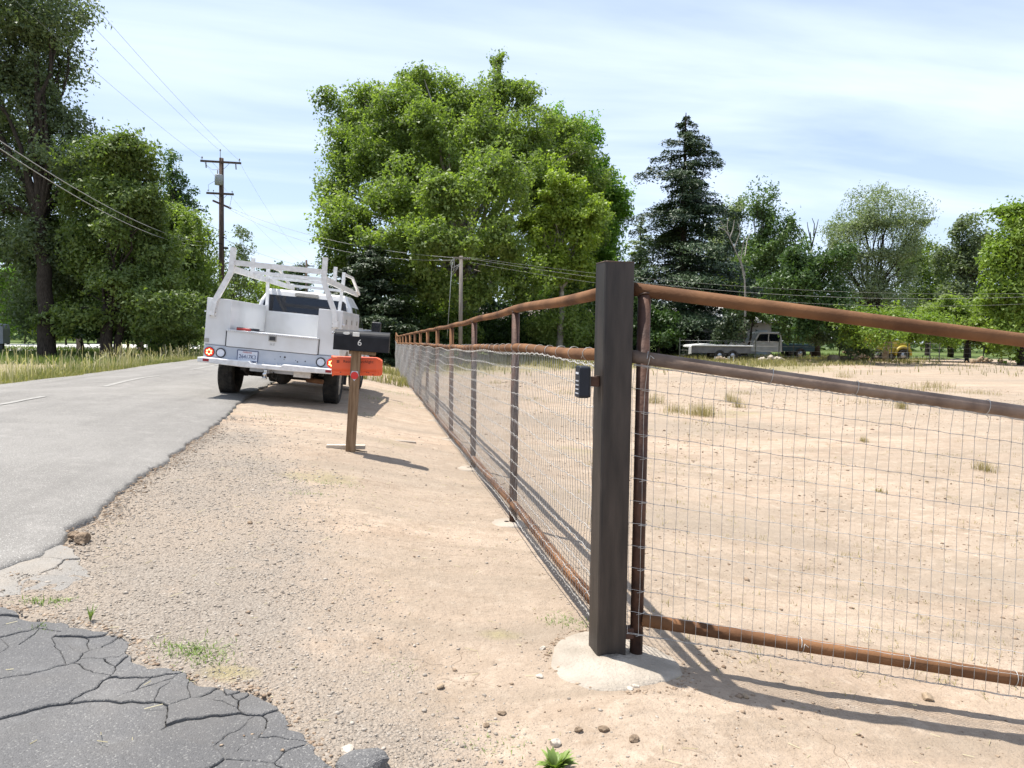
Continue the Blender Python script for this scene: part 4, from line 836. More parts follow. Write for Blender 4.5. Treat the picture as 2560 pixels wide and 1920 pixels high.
panel4([(.88, 4.60, 1.30), (-.88, 4.60, 1.30), (-.78, 4.26, 1.69), (.78, 4.26, 1.69)], .01, 'windscreen', M['glass'], T)
MB().box((-.70, 5.925, .74), (.70, 5.95, 1.12)).build('grille', M['black'], T, .01)
MB().box((-1.0, 5.93, .48), (1.0, 6.08, .70)).build('front_bumper', M['chrome'], T, .02)
# ladder rack
rack = MB()
R4 = .030
def sqtube(path, w, name, par=T): return MB().tube(path, w * .7071, 4, True, pi / 4, True).build(name, M['rackpaint'], par)
for s in (-1, 1):
    sqtube([(s * .955, -.022, 1.32), (s * .925, -.022, 1.53), (s * .915, -.022, 1.56), (s * .725, -.022, 1.99), (s * .712, -.022, 2.03), (s * .705, -.022, 2.40)], .076, 'rack_post')
    bp_ = MB().box((s * .94 - .055, -.012, 1.28), (s * .94 + .055, -.001, 1.46)).build('base_plate', M['rackpaint'], T, .003)
    for dx in (-.038, .038):
        for dz in (1.31, 1.37, 1.43): MB().disc((s * .94 + dx, -.012, dz), (0, -1, 0), 0, .008, .008, 8).build('bolt', M['badge'], bp_)
    MB().bar((s * .70, -.03, 2.07), (s * .70, 5.0, 2.07), .055, .092).build('side_rail', M['rackpaint'], T)
    for y in (1.25, 2.43): sqtube([(s * .665, y, 1.50 if y > 2 else 2.05), (s * .69, y, 2.05)], .055, 'rack_support') if y > 2 else None
    for y in (1.25, 2.43, 4.9): MB().bar((s * .70, y, 2.09), (s * .70, y, 2.36 if y < 4 else 2.16), .06, .065).build('side_stake', M['rackpaint'], T)
    sqtube([(s * .70, 2.45, 2.33), (s * .73, 3.6, 2.34), (s * .74, 5.0, 2.08)], .045, 'guard_rail')
for y in (.0, 1.25, 2.43, 4.97): MB().bar((-.69, y, 2.17 if y < .1 else 2.12), (.69, y, 2.17 if y < .1 else 2.12), .06, .08 if y < .1 else .055).build('cross_bar', M['rackpaint'], T)

# ------------------------------------------------------------------ utility poles and wires
def sagline(a, b, sag, n=36): a = Vector(a); b = Vector(b); return [a.lerp(b, i / n) - Vector((0, 0, 4 * sag * (i / n) * (1 - i / n))) for i in range(n + 1)]
def insul(mb, p, s=1.0): mb.lathe([(.012 * s, 0), (.012 * s, .10 * s), (.05 * s, .11 * s), (.05 * s, .15 * s), (.03 * s, .17 * s), (.045 * s, .20 * s), (.0, .24 * s)], p, 'z', 8)
P1 = pt(549, 395, 48.0); p1x, p1y = P1.x, P1.y; g1 = gz(p1x, p1y); top1 = P1.z
pole = empty('utility_pole', (p1x, p1y, g1)); pole.rotation_euler = (0, radians(.5), 0); tag(pole, 'tall dark utility pole with two crossarms and a transformer beyond the truck', 'utility pole')
h1 = top1 - g1; MB().tube([(0, 0, -.2), (0, 0, h1 * .5), (0, 0, h1)], [.19, .165, .14], 12).build('shaft', M['polewood'], pole)
def arm(z, L_, rz_, y=-.16, off=0):
    d = Vector((cos(rz_), sin(rz_), 0)); c = Vector((0, y, z)) + d * off; a = MB().bar(c - d * L_ / 2, c + d * L_ / 2, .09, .12).build('crossarm', M['polewood'], pole); return d, c, a
d_, c_, a_ = arm(h1 - .28, 2.45, 0)
for t in (-1.12, 1.12):
    mb = MB(); insul(mb, c_ + d_ * t + Vector((0, 0, .06)), 1.0); mb.build('insulator', M['porcelain'], a_)
    mb = MB(); mb.bar(c_ + d_ * t * .8 + Vector((0, -.03, -.05)), c_ + d_ * t * .8 + Vector((.03, -.05, -.42)), .07, .05); mb.build('fuse_cutout', M['porcelain'], a_)
    MB().bar(c_ + d_ * t * .45 - Vector((0, 0, .06)), (d_ * .1 * t) + Vector((0, -.12, h1 - .75)), .03, .012).build('arm_brace', M['under'], a_)
MB().tube([(-.04, -.14, h1 - .3), (-.04, -.14, h1 + .5)], .018, 6).build('top_pin', M['polewood'], pole); mb = MB(); insul(mb, (-.04, -.14, h1 + .3), 1); mb.build('insulator', M['porcelain'], pole)
tr_ = MB().lathe([(0, 0), (.24, .01), (.24, .60), (.22, .64), (.0, .68)], (-.10, -.34, h1 - 1.75), 'z', 20).build('transformer', M['trafo'], pole); MB().tube([(-.16, -.34, h1 - 1.1), (-.16, -.34, h1 - .78)], .03, 8).build('bushing', M['porcelain'], tr_)
MB().box((-.15, -.16, h1 - 1.5), (.05, -.05, h1 - 1.3)).build('bracket', M['under'], tr_)
d2, c2_, a2 = arm(h1 - 2.25, 1.65, 0, -.15, -.05)
for t in (-.72, -.40, .72):
    mb = MB(); insul(mb, c2_ + d2 * t + Vector((0, 0, .06)), .7); mb.build('insulator', M['porcelain'], a2)
for t in (-.4, .4): MB().bar(c2_ + d2 * t - Vector((0, 0, .06)), (d2 * .1 * t) + Vector((0, -.12, h1 - 2.65)), .03, .012).build('arm_brace', M['under'], a2)
MB().bar((-.42, -.5, h1 - 2.76), (.5, .45, h1 - 3.05), .09, .10).build('crossarm', M['polewood'], pole)
MB().bar((-.28, -.1, h1 - 5.35), (.1, -.16, h1 - 5.4), .07, .06).build('cable_bracket', M['under'], pole); MB().bar((.1, -.16, h1 - 4.95), (.34, -.2, h1 - 5.05), .07, .06).build('cable_bracket', M['under'], pole)
MB().lathe([(0, -.17), (.06, -.14), (.06, .14), (0, .17)], (.30, -.22, h1 - 5.65), 'x', 10).build('splice_case', M['black'], pole)
for pth in ([(-.3, -.35, h1 - 1.5), (-.75, -.2, h1 - 1.75), (-.72, -.15, h1 - 2.1)], [(-.9, -.15, h1 - .5), (-.5, -.2, h1 - .8), (-.16, -.34, h1 - .8)], [(.72, -.15, h1 - 2.1), (.6, -.1, h1 - 2.6), (.45, .3, h1 - 2.95)]):
    MB().tube(pth, .010, 5, False).build('jumper_wire', M['cable'], pole)
def line(a, b, sag, r, label, m_='cable', n=40, group='overhead wires'):
    o = MB().tube(sagline(a, b, sag, n), r, 5, False).build('power_line', M[m_]); return tag(o, label, 'wire', group)
W = pole.location
for dx, dz, lb in ((-1.12, h1 - .05, 'thin overhead wire reaching the left end of the upper crossarm'), (-.04, h1 + .5, 'thin overhead wire reaching the top pin of the tall pole'), (1.12, h1 - .05, 'thin overhead wire reaching the right end of the upper crossarm')):
    line((W.x + dx, W.y - .16, W.z + dz), (W.x + dx + .25, W.y - 62, W.z + dz - .3), 1.0, .0055, lb)
for dx, lb in ((-1.12, 'wire running on from the left end of the upper crossarm to the far pole'), (1.12, 'wire running on from the right end of the upper crossarm to the far pole')):
    line((W.x + dx, W.y - .16, W.z + h1 - .05), (W.x + 1 + dx * .5, W.y + 58, W.z + h1 - 1.2), 1.2, .005, lb)
# twin service cable coming from the left, in front of the roadside trees
sa, sb = pt(-60, 312, 17.0), Vector((W.x - .1, W.y - .2, W.z + h1 - 5.3))
for k, lb in enumerate(('upper of the two thick cables crossing in front of the roadside trees', 'lower of the two thick cables crossing in front of the roadside trees')):
    line(sa - Vector((0, 0, .17 * k)), sb - Vector((0, 0, .16 * k)), 0.75 + .1 * k, .012, lb, 'alucable', 60)
# small pole behind the fence
P2 = pt(1153, 640, 37.0); g2 = gz(P2.x, P2.y); h2 = P2.z - g2
pole2 = empty('utility_pole', (P2.x, P2.y, g2)); tag(pole2, 'short thin grey service pole in front of the big broadleaf tree', 'utility pole')
MB().tube([(0, 0, -.2), (0, 0, h2)], [.105, .085], 10).build('shaft', M['polegrey'], pole2)
MB().bar((-.42, -.09, h2 - .1), (.42, -.09, h2 - .12), .07, .08).build('crossarm', M['polegrey'], pole2)
mb = MB()
for t in (-.4, -.25, -.15, .18, .3, .4): insul(mb, (t, -.09, h2 - .2), .6)
mb.build('insulator', M['trafo'], pole2)
for i in range(3): MB().tube([(-.35, -.12, h2 - .12), (-.55 + i * .1, -.14, h2 - .35 - .1 * i), (-.48, -.1, h2 - .62 - .2 * i), (-.05, -.1, h2 - .4)], .014, 5, False).build('drip_loop', M['alucable'], pole2)
MB().tube([(-.45, -.1, h2 - .3), (-.62, .3, 1.5)], .011, 6).build('riser_conduit', M['trafo'], pole2)
a0 = Vector((W.x + .45, W.y + .3, W.z + h1 - 3.0))
for k, lb in enumerate(('upper wire hanging between the tall pole and the short service pole', 'lower wire hanging between the tall pole and the short service pole')):
    line(a0 - Vector((0, 0, .1 * k)), (P2.x - .4, P2.y - .1, P2.z - .1 - .12 * k), .55 + .35 * k, .009, lb, 'alucable')
E2 = pt(2700, 735, 40.0)
for k, (lb, dz, sg) in enumerate((('thick service wire sagging right from the short pole', 0, .9), ('thin upper wire leading right from the short pole', .12, .7), ('thin lower wire leading right from the short pole', -.35, 1.0))):
    line((P2.x + .4, P2.y - .1, P2.z - .12 + dz * .5), (E2.x, E2.y, E2.z + dz), sg, (.006, .004, .004)[k], lb, 'alucable', 60)
line((W.x + .3, W.y, W.z + h1 - 5.1), pt(830, 668, 95), .6, .010, 'wire dropping from the tall pole towards the far treetops', 'alucable')
# far pole seen through the ladder rack
P3 = pt(766, 650, 105); g3 = gz(P3.x, P3.y); pole3 = empty('utility_pole', (P3.x, P3.y, g3)); tag(pole3, 'tiny far utility pole seen above the truck ladder rack', 'utility pole')
MB().tube([(0, 0, 0), (0, 0, P3.z - g3)], [.17, .13], 8).build('shaft', M['polewood'], pole3); MB().bar((-1.1, 0, P3.z - g3 - .8), (1.1, 0, P3.z - g3 - .8), .1, .12).build('crossarm', M['polewood'], pole3)

# ------------------------------------------------------------------ foliage
def leaf_mesh(name, C, N_, size, mat_, parent, tint, asp=.62, droop=0.0):
    """one pointed leaf per point: C centres, N_ leaf normals"""
    n = len(C); rg = RNG
    N_ = N_ / (np.linalg.norm(N_, axis=1, keepdims=True) + 1e-9)
    a = rg.normal(size=(n, 3)); a[:, 2] -= droop
    A = a - N_ * np.sum(a * N_, 1, keepdims=True); A /= np.linalg.norm(A, axis=1, keepdims=True) + 1e-9; B = np.cross(N_, A)
    s = (size * rg.uniform(.65, 1.3, n))[:, None]; w = s * asp
    V_ = np.stack([C - A * s * .42 + B * w * .5, C - A * s * .42 - B * w * .5, C + A * s * .58], 1).reshape(-1, 3)
    F_ = np.arange(3 * n).reshape(n, 3)
    return mesh_np(name, V_, F_, mat_, parent, attrs={'tint': ('FACE', 'FLOAT', np.clip(tint, 0, 1))})
def L(px, py, d, rx, ry, dd=0.0, rd=None):
    """a crown lobe given by where it appears: centre, distance, half sizes in photo pixels -> metres"""
    k = (d + dd) / FPX; c = pt(px, py, d + dd); return (c, rx * k, ry * k, (rd if rd else (rx + ry) / 2 * k))
def lobes_points(lobes, n, clump, spread=.55, shell=.45):
    tot = sum(r[1] * r[2] for r in lobes); PC = []; PN = []; PT = []; CL = []
    for (c, rx, rz, rd) in lobes:
        m = max(60, int(n * rx * rz / tot)); rm = (rx + rz + rd) / 3
        nc = max(5, int(3.2 * (rx * rz * rd) ** (1 / 3) ** 1 * (rm / clump) ** 1.0 / max(rm, .01) * 6)) if False else max(6, int(4.5 * (rm / clump) ** 2))
        u = RNG.normal(size=(nc, 3)); u /= np.linalg.norm(u, axis=1, keepdims=True); rr = RNG.uniform(shell, 1.0, (nc, 1)) ** .7
        loc = u * rr * np.array([rx, rd, rz]) * .92
        sz = clump * RNG.uniform(.55, 1.35, nc)
        ci = RNG.choice(nc, m, p=sz ** 2 / (sz ** 2).sum())
        g = RNG.normal(size=(m, 3)); g /= np.linalg.norm(g, axis=1, keepdims=True); g *= (RNG.uniform(0, 1, (m, 1)) ** spread)
        g[:, 2] *= .75
        q = loc[ci] + g * sz[ci][:, None]
        xx = np.array([CR.x, CR.y, 0]); xx /= np.linalg.norm(xx); yy = np.array([CF.x, CF.y, 0])
        P_ = np.array(c)[None] + q[:, :1] * xx + q[:, 1:2] * yy + q[:, 2:] * np.array([0, 0, 1.0])
        nn = g * .8 + RNG.normal(size=(m, 3)) * .7; nn[:, 2] += .55
        PC.append(P_); PN.append(nn); tcl = RNG.uniform(.15, .85, nc); PT.append(tcl[ci] * .6 + RNG.uniform(0, .4, m))
        CL.append(np.array(c)[None] + loc[:, :1] * xx + loc[:, 1:2] * yy + loc[:, 2:] * np.array([0, 0, 1.0]))
    PCc = np.concatenate(PC); w = np.zeros_like(PCc)
    for k in range(5):   # uneven boughs: the crown is pushed about so that no round heads remain
        q = RNG.normal(size=(3, 3)) * (.55 if k < 2 else 1.25) / max(clump, .5); ph = RNG.uniform(0, 6.28, 3); w += np.sin(PCc @ q + ph) * clump * (.30 if k < 2 else .20)
    PCc = PCc + w; st_ = RNG.uniform(0, 1, len(PCc)) < .10; PCc[st_] += RNG.normal(size=(int(st_.sum()), 3)) * clump * .26
    return PCc, np.concatenate(PN), np.concatenate(PT), CL
def limb(mb, a, b, r0, r1, n=5, wob=.06, sides=6):
    a = Vector(a); b = Vector(b); L_ = (b - a).length; pts = []
    w = [Vector((random.uniform(-1, 1), random.uniform(-1, 1), random.uniform(-.5, .5))) * L_ * wob for _ in range(n + 1)]
    for i in range(n + 1): t = i / n; pts.append(a.lerp(b, t) + w[i] * (t * (1 - t) * 3) + Vector((0, 0, 1)) * L_ * .08 * sin(pi * t))
    mb.tube(pts, [r0 + (r1 - r0) * (i / n) ** .8 for i in range(n + 1)], sides, False); return pts
TREEZ = {}
def tree(name, label, base, lobes, n, leaf, m_, bark='bark', r=.3, clump=1.0, fork=.35, group=None, cat='tree', asp=.62, droop=0, lean=None, spread=.55, shell=.45, twigs=5, trunks=1, sub=1):
    bx, by = base[0], base[1]; bz = gz(bx, by); root = empty(name, (bx, by, bz)); tag(root, label, cat, group)
    lb0 = lobes
    if sub > 1:
        lobes = list(lb0)
        xx = Vector((CR.x, CR.y, 0)).normalized()
        for (c, rx, rz, rd) in lb0:
            for q in range(sub):
                u = Vector((random.gauss(0, 1), random.gauss(0, 1), random.gauss(0, 1))).normalized() * random.uniform(.45, .85) ; k = random.uniform(.32, .52)
                lobes.append((c + xx * u.x * rx + CF * u.y * rd + Vector((0, 0, u.z * rz)), rx * k, rz * k * random.uniform(.85, 1.2), rd * k))
    C, N_, Tn, CL = lobes_points(lobes, n, clump, spread, shell)
    keep = C[:, 2] > gbase(C[:, 0], C[:, 1]) + .05; C, N_, Tn = C[keep], N_[keep], Tn[keep]
    off = np.array([bx, by, bz])
    leaf_mesh('crown', C - off, N_, leaf, m_, root, Tn, asp, droop)
    mb = MB(); o3 = Vector((bx, by, bz)); cen = sum((Vector(l[0]) for l in lobes), Vector()) / len(lobes)
    zlo = min(l[0].z - l[2] for l in lobes); zhi = max(l[0].z + l[2] * .6 for l in lobes)
    fz = bz + (max(zhi - bz, .5)) * fork
    for tk in range(trunks):
        b0 = Vector((random.uniform(-1, 1), random.uniform(-1, 1), 0)) * (r * 2 if trunks > 1 else 0)
        f = Vector((bx + (cen.x - bx) * fork + b0.x * 1.5, by + (cen.y - by) * fork + b0.y * 1.5, fz)) if not lean else Vector(lean)
        tp = limb(mb, Vector((0, 0, -.15)) + b0, f - o3, r * 1.25 if trunks == 1 else r, r * .75, 7, .03, 10)
        for i, l in enumerate(lobes):
            if sub > 1 and i >= len(lb0) and i % 3: continue
            if trunks > 1 and i % trunks != tk: continue
            c = Vector(l[0]) - o3; rr = r * .5 * min(1, (l[1] + l[2]) / 6 + .35)
            pts = limb(mb, f - o3, c, rr, rr * .35, 6, .07)
            for q in CL[i][RNG.permutation(len(CL[i]))[:twigs]]: limb(mb, pts[random.choice((3, 4, 5))], Vector(q) - o3, rr * .32, .012, 4, .08, 5)
    mb.build('trunk', M[bark], root, fix=False)
    return root
def gp(px, py, z=.1): return gzp(px, py, z)
def at_depth(px, d):
    p = pt(px, 850, d); return (p.x, p.y)

M['lf_oak'] = leafmat('grey_green_leaf', (.050, .074, .034), (.225, .275, .140), .36)
M['lf_oak2'] = leafmat('olive_green_leaf', (.055, .090, .024), (.225, .290, .085), .38)
M['lf_syc'] = leafmat('broad_green_leaf', (.085, .130, .034), (.300, .380, .105), .48)
M['lf_sycy'] = leafmat('yellow_green_leaf', (.125, .180, .026), (.34, .43, .075), .44)
M['lf_bright'] = leafmat('bright_green_leaf', (.085, .165, .024), (.250, .400, .070), .42)
M['lf_cedar'] = leafmat('dark_cedar_spray', (.018, .032, .014), (.055, .085, .030), .12)
M['lf_red'] = leafmat('redwood_spray', (.020, .042, .020), (.075, .115, .050), .12)
M['lf_willow'] = leafmat('silver_green_leaf', (.11, .145, .075), (.31, .365, .21), .33)
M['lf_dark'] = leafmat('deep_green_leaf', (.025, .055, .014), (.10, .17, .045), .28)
M['lf_poplar'] = leafmat('poplar_leaf', (.055, .105, .030), (.190, .270, .095), .32)
M['lf_fruit'] = leafmat('fruit_tree_leaf', (.085, .150, .020), (.28, .37, .065), .36)
M['lf_lime'] = leafmat('lime_leaf', (.14, .22, .015), (.36, .46, .04), .4)
M['lf_far'] = leafmat('far_leaf', (.045, .085, .028), (.145, .20, .075), .25)
M['lf_dry'] = leafmat('dry_twig_leaf', (.10, .08, .05), (.22, .19, .12), .2)

GL = 'trees on the far side of the road'
tree('roadside_tree', 'tall grey green tree filling the upper left corner beside the road', gp(118, 892, .3), [
    L(20, 60, 37, 150, 150), L(130, 50, 37, 75, 110, -1), L(145, 190, 37, 70, 90, 1), L(60, 220, 37, 140, 110), L(175, 320, 37, 70, 80), L(20, 390, 37, 130, 110, 1.5), L(140, 420, 37, 90, 80, -1),
    L(200, 480, 39, 60, 70, 2), L(90, 780, 38, 60, 30, 2), L(200, 770, 38, 50, 40, 1), L(-140, 200, 38, 140, 260, 2), L(60, 530, 37, 110, 80), L(110, 600, 36, 75, 60), L(60, 690, 36.5, 80, 50), L(150, 700, 37, 60, 45), L(110, 740, 38.5, 70, 35, 1), L(10, 640, 37.5, 90, 70, 2), L(165, 600, 38, 60, 60, 2), L(40, -120, 37, 170, 120), L(-130, 520, 38, 110, 150)],
    125000, .17, M['lf_oak'], r=.33, sub=3, clump=.95, fork=.30, group=GL, shell=.1, twigs=2, spread=.42)
tree('roadside_tree', 'dense dark green tree behind the tall corner tree with a leaning low trunk', at_depth(265, 34), [
    L(285, 390, 34, 70, 85), L(330, 470, 34, 70, 80), L(250, 480, 35, 90, 90, 1), L(345, 570, 34, 80, 90, -1), L(270, 610, 35, 90, 80), L(350, 680, 34, 90, 80), L(230, 700, 36, 70, 60, 2), L(400, 760, 34, 80, 60, -1), L(300, 770, 35, 70, 50), L(220, 790, 35, 60, 40), L(340, 820, 34, 60, 30, 1), L(430, 820, 35, 60, 32), L(200, 600, 36, 60, 80, 2)],
    88000, .17, M['lf_oak2'], r=.20, sub=3, clump=.85, fork=.22, group=GL, trunks=3)
tree('roadside_tree', 'rounded mid green tree left of the tall utility pole', at_depth(430, 44), [
    L(420, 540, 44, 60, 75), L(470, 590, 44, 50, 70, -1), L(390, 620, 45, 80, 80, 1), L(470, 690, 44, 75, 75), L(520, 720, 45, 55, 70, -2), L(420, 760, 45, 70, 60), L(500, 800, 45, 60, 45)],
    48000, .18, M['lf_syc'], r=.22, sub=3, clump=.85, fork=.25, group=GL, trunks=2)
tree('slender_tree', 'narrow dark treetop rising left of the tall utility pole', at_depth(440, 66), [L(432, 425, 66, 26, 30), L(450, 470, 66, 32, 35), L(425, 500, 66, 30, 30), L(465, 520, 66, 30, 40), L(430, 570, 66, 40, 50), L(450, 680, 66, 50, 80)], 9000, .26, M['lf_dark'], r=.2, clump=.75, fork=.5, group=GL)
tree('wispy_tree', 'thin wispy tree just right of the tall utility pole base', at_depth(600, 62), [L(600, 610, 62, 22, 35), L(585, 660, 62, 30, 35), L(545, 620, 62, 20, 40), L(612, 690, 62, 28, 40), L(560, 720, 62, 40, 60)], 4200, .22, M['lf_oak'], r=.1, clump=.8, fork=.35, group=GL)
tree('roadside_bush', 'sunlit green bush seen between the truck cab and the ladder rack', at_depth(625, 66), [L(600, 740, 66, 50, 55), L(650, 735, 66, 55, 50), L(560, 780, 66, 50, 50), L(700, 770, 68, 60, 45), L(640, 800, 66, 70, 40)], 12000, .24, M['lf_sycy'], r=.12, clump=.9, fork=.3, cat='bush')
for i, (px, w, lb) in enumerate(((688, 26, 'small rounded far treetop framed by the ladder rack, left one'), (722, 24, 'small rounded far treetop framed by the ladder rack, middle one'), (746, 20, 'small rounded far treetop framed by the ladder rack, right one'))):
    tree('far_tree', lb, at_depth(px, 120), [L(px, 672, 120, w, 18), L(px, 715, 120, w * 1.4, 40)], 2200, .42, M['lf_far'], r=.2, clump=1.2, fork=.5)
# understorey beyond the verge on the left
tree('garden_shrub', 'bright sunlit bush at the left edge beyond the trunk', at_depth(20, 62), [L(25, 700, 62, 55, 60), L(-20, 760, 62, 60, 70), L(40, 790, 63, 50, 50)], 9000, .26, M['lf_bright'], r=.1, clump=.9, fork=.3, cat='bush')
tree('garden_shrub', 'yellow green shrub glowing beside the big roadside trunk', at_depth(60, 66), [L(58, 803, 66, 26, 16), L(90, 815, 66, 20, 14)], 2500, .24, M['lf_lime'], r=.06, clump=.6, fork=.3, cat='bush')
tree('garden_shrub', 'olive shrub behind the big roadside trunk on its right', at_depth(165, 64), [L(150, 800, 64, 35, 35), L(180, 790, 64, 30, 30), L(165, 830, 64, 45, 22)], 5000, .25, M['lf_sycy'], r=.08, clump=.7, fork=.3, cat='bush')
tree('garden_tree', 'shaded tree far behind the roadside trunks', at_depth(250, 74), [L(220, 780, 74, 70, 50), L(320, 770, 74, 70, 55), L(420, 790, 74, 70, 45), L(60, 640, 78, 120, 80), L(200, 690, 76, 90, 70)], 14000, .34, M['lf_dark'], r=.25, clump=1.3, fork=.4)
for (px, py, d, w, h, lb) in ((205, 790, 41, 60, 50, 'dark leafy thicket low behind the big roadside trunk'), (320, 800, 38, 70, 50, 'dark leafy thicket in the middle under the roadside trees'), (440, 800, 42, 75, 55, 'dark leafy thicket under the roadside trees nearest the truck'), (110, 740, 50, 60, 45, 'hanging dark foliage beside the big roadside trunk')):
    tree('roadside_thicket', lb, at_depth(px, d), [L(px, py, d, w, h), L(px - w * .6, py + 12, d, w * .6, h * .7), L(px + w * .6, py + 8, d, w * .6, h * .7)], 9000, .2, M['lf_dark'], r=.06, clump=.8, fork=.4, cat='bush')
for i, (px, py, rr, ln, lb) in enumerate(((200, 880, .17, 0, 'short dark trunk standing right of the big roadside trunk'), (352, 882, .16, 0, 'thin trunk at the end of the pale side road'), (385, 884, .30, .2, 'broad dark trunk near the truck, first of the pair'), (452, 876, .26, 0, 'dark trunk nearest the truck on its left'))):
    b = gp(px, py, .3); d = (b - Vector((0, 0, CAMH))).length
    tree('roadside_tree', lb, b, [L(px + 10, 690, d, 55, 45), L(px - 20, 740, d, 50, 40), L(px + 20, 770, d, 45, 30)], 5200, .2, M['lf_oak2' if i % 2 else 'lf_dark'], r=rr, clump=.9, fork=.45, group=GL)

# the big broadleaf tree in the middle and its neighbours
tree('sycamore_tree', 'huge leafy green broadleaf tree dominating the middle behind the fence', gp(1165, 893, .1), [
    L(870, 290, 52, 62, 70), L(850, 390, 52, 62, 75, -2), L(940, 280, 52, 80, 75, 1), L(838, 500, 51, 55, 75, -2), L(930, 400, 51, 90, 85, -3), L(1035, 225, 52, 62, 65), L(1000, 310, 51, 90, 80, -2),
    L(1130, 235, 52, 85, 70, 1), L(1230, 225, 52, 65, 60), L(1252, 145, 52, 16, 34), L(1310, 250, 52, 45, 60), L(1100, 350, 50, 95, 85, -4), L(1220, 330, 51, 95, 85, -3), L(1330, 350, 52, 80, 85, -1), L(1420, 340, 54, 60, 60), L(1440, 430, 54, 75, 70),
    L(1000, 490, 49, 100, 85, -6), L(1120, 490, 48, 100, 85, -7), L(1240, 470, 49, 100, 85, -6), L(880, 560, 50, 75, 80, -4), L(835, 610, 50, 45, 65, -3), L(1000, 610, 48, 95, 70, -7), L(1120, 620, 47, 95, 65, -8), L(1250, 600, 48, 95, 75, -7), L(1340, 480, 51, 80, 85, -3),
    L(1080, 420, 51, 95, 70, -1), L(990, 420, 51, 85, 65, -1), L(1170, 410, 51, 90, 70, -2), L(1060, 300, 53, 100, 95, 2), L(1170, 320, 53, 110, 100, 2), L(960, 370, 53, 90, 80, 2), L(1290, 420, 53, 90, 90, 2), L(870, 670, 50, 55, 60, -3), L(960, 690, 49, 80, 60, -5), L(1380, 620, 53, 70, 85), L(1470, 560, 55, 60, 70, 1), L(1060, 700, 48, 90, 50, -6), L(1180, 710, 48, 95, 50, -6), L(1310, 700, 50, 95, 60, -4), L(1430, 700, 53, 80, 60)],
    260000, .19, M['lf_syc'], 'barkpale', r=.42, clump=.70, fork=.24, spread=.45, shell=.05, sub=4, twigs=1, asp=.8)
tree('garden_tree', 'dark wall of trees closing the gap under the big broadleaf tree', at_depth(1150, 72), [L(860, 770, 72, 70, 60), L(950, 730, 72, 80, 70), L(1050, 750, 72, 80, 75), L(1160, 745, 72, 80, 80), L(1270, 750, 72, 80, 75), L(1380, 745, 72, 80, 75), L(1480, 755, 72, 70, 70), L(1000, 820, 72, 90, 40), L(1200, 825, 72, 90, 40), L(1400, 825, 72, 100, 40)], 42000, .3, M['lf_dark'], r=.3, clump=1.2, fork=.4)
tree('sycamore_tree', 'lighter green tree at the right shoulder of the big broadleaf tree', at_depth(1440, 60), [L(1390, 330, 60, 55, 60), L(1470, 360, 60, 50, 65), L(1440, 440, 60, 75, 75), L(1500, 500, 60, 55, 75), L(1430, 560, 60, 80, 70), L(1495, 610, 60, 50, 60), L(1530, 510, 60, 45, 55), L(1535, 590, 60, 40, 50), L(1520, 670, 60, 55, 60), L(1480, 690, 60, 60, 60), L(1420, 730, 60, 70, 50)],
    52000, .22, M['lf_bright'], 'barkpale', sub=4, twigs=1, r=.3, shell=.05, clump=.75, spread=.42, fork=.3, asp=.8)
tree('sycamore_tree', 'yellow green leafy tree in front of the big one beside the redwood', at_depth(1400, 47), [L(1370, 470, 47, 55, 55), L(1420, 500, 47, 60, 55), L(1350, 560, 47, 60, 60), L(1430, 580, 47, 65, 60), L(1480, 530, 47, 35, 40), L(1380, 650, 47, 65, 55), L(1450, 670, 47, 55, 45)],
    36000, .19, M['lf_sycy'], 'barkpale', sub=4, twigs=1, r=.2, shell=.05, clump=.65, spread=.42, fork=.35, asp=.8)

# ------------------------------------------------------------------ conifers
def conifer(name, label, base, top_z, rmax, n, size, m_, r0=.3, droop=.25, profile=None, bare=.04, whorl=.5, ragged=.35, group=None):
    bx, by = base; bz = gz(bx, by); H_ = top_z - bz; root = empty(name, (bx, by, bz)); tag(root, label, 'tree', group)
    mb = MB(); mb.tube([(0, 0, -.2), (.05, 0, H_ * .5), (0, 0, H_)], [r0, r0 * .6, .03], 10, False)
    C = []; N_ = []; Tn = []; z = H_ * bare; br = []
    while z < H_ * .985:
        t = z / H_; R_ = (profile(t) if profile else (1 - t)) * rmax
        for k in range(random.randint(4, 6)):
            a = random.uniform(0, 2 * pi); l = R_ * random.uniform(1 - ragged * 1.4, 1 + ragged * .5); br.append((z + random.uniform(-.2, .2), a, max(l, .25)))
        z += whorl * random.uniform(.7, 1.3) * (1.25 - .6 * t)
    tot = sum(b[2] ** 1.5 for b in br)
    for (z, a, l) in br:
        m = int(n * l ** 1.5 / tot) + 6; up = .12 * l if z > H_ * .7 else -.0; d = np.array([cos(a), sin(a)])
        s = RNG.uniform(.05, 1, m) ** .75; side = RNG.normal(0, 1, m) * (.16 + .28 * s * (1.1 - s)) * l * .62
        zz_ = z + up * s - droop * l * s ** 1.7 - np.abs(RNG.normal(0, .20, m)) * (.5 + l * .25) - .10 * np.abs(side)
        C.append(np.stack([d[0] * s * l - d[1] * side, d[1] * s * l + d[0] * side, zz_], -1))
        q = RNG.normal(0, .45, (m, 3)); q[:, 2] += 1.0; q[:, 0] += d[0] * .4; q[:, 1] += d[1] * .4; N_.append(q); Tn.append(np.clip(RNG.uniform(.1, .7) + RNG.normal(0, .18, m), 0, 1))
        e = (d[0] * l * .8, d[1] * l * .8, z + up * .8 - droop * l * .7); mb.tube([(0, 0, z), (d[0] * l * .4, d[1] * l * .4, z + up * .4 - droop * l * .2), e], [.03 + .012 * l, .02, .006], 5, False)
    leaf_mesh('crown', np.concatenate(C), np.concatenate(N_), size, m_, root, np.concatenate(Tn), .42, .5)
    mb.build('trunk', M['bark'], root, fix=False); return root
b = at_depth(1700, 55); tp_ = pt(1705, 292, 55).z
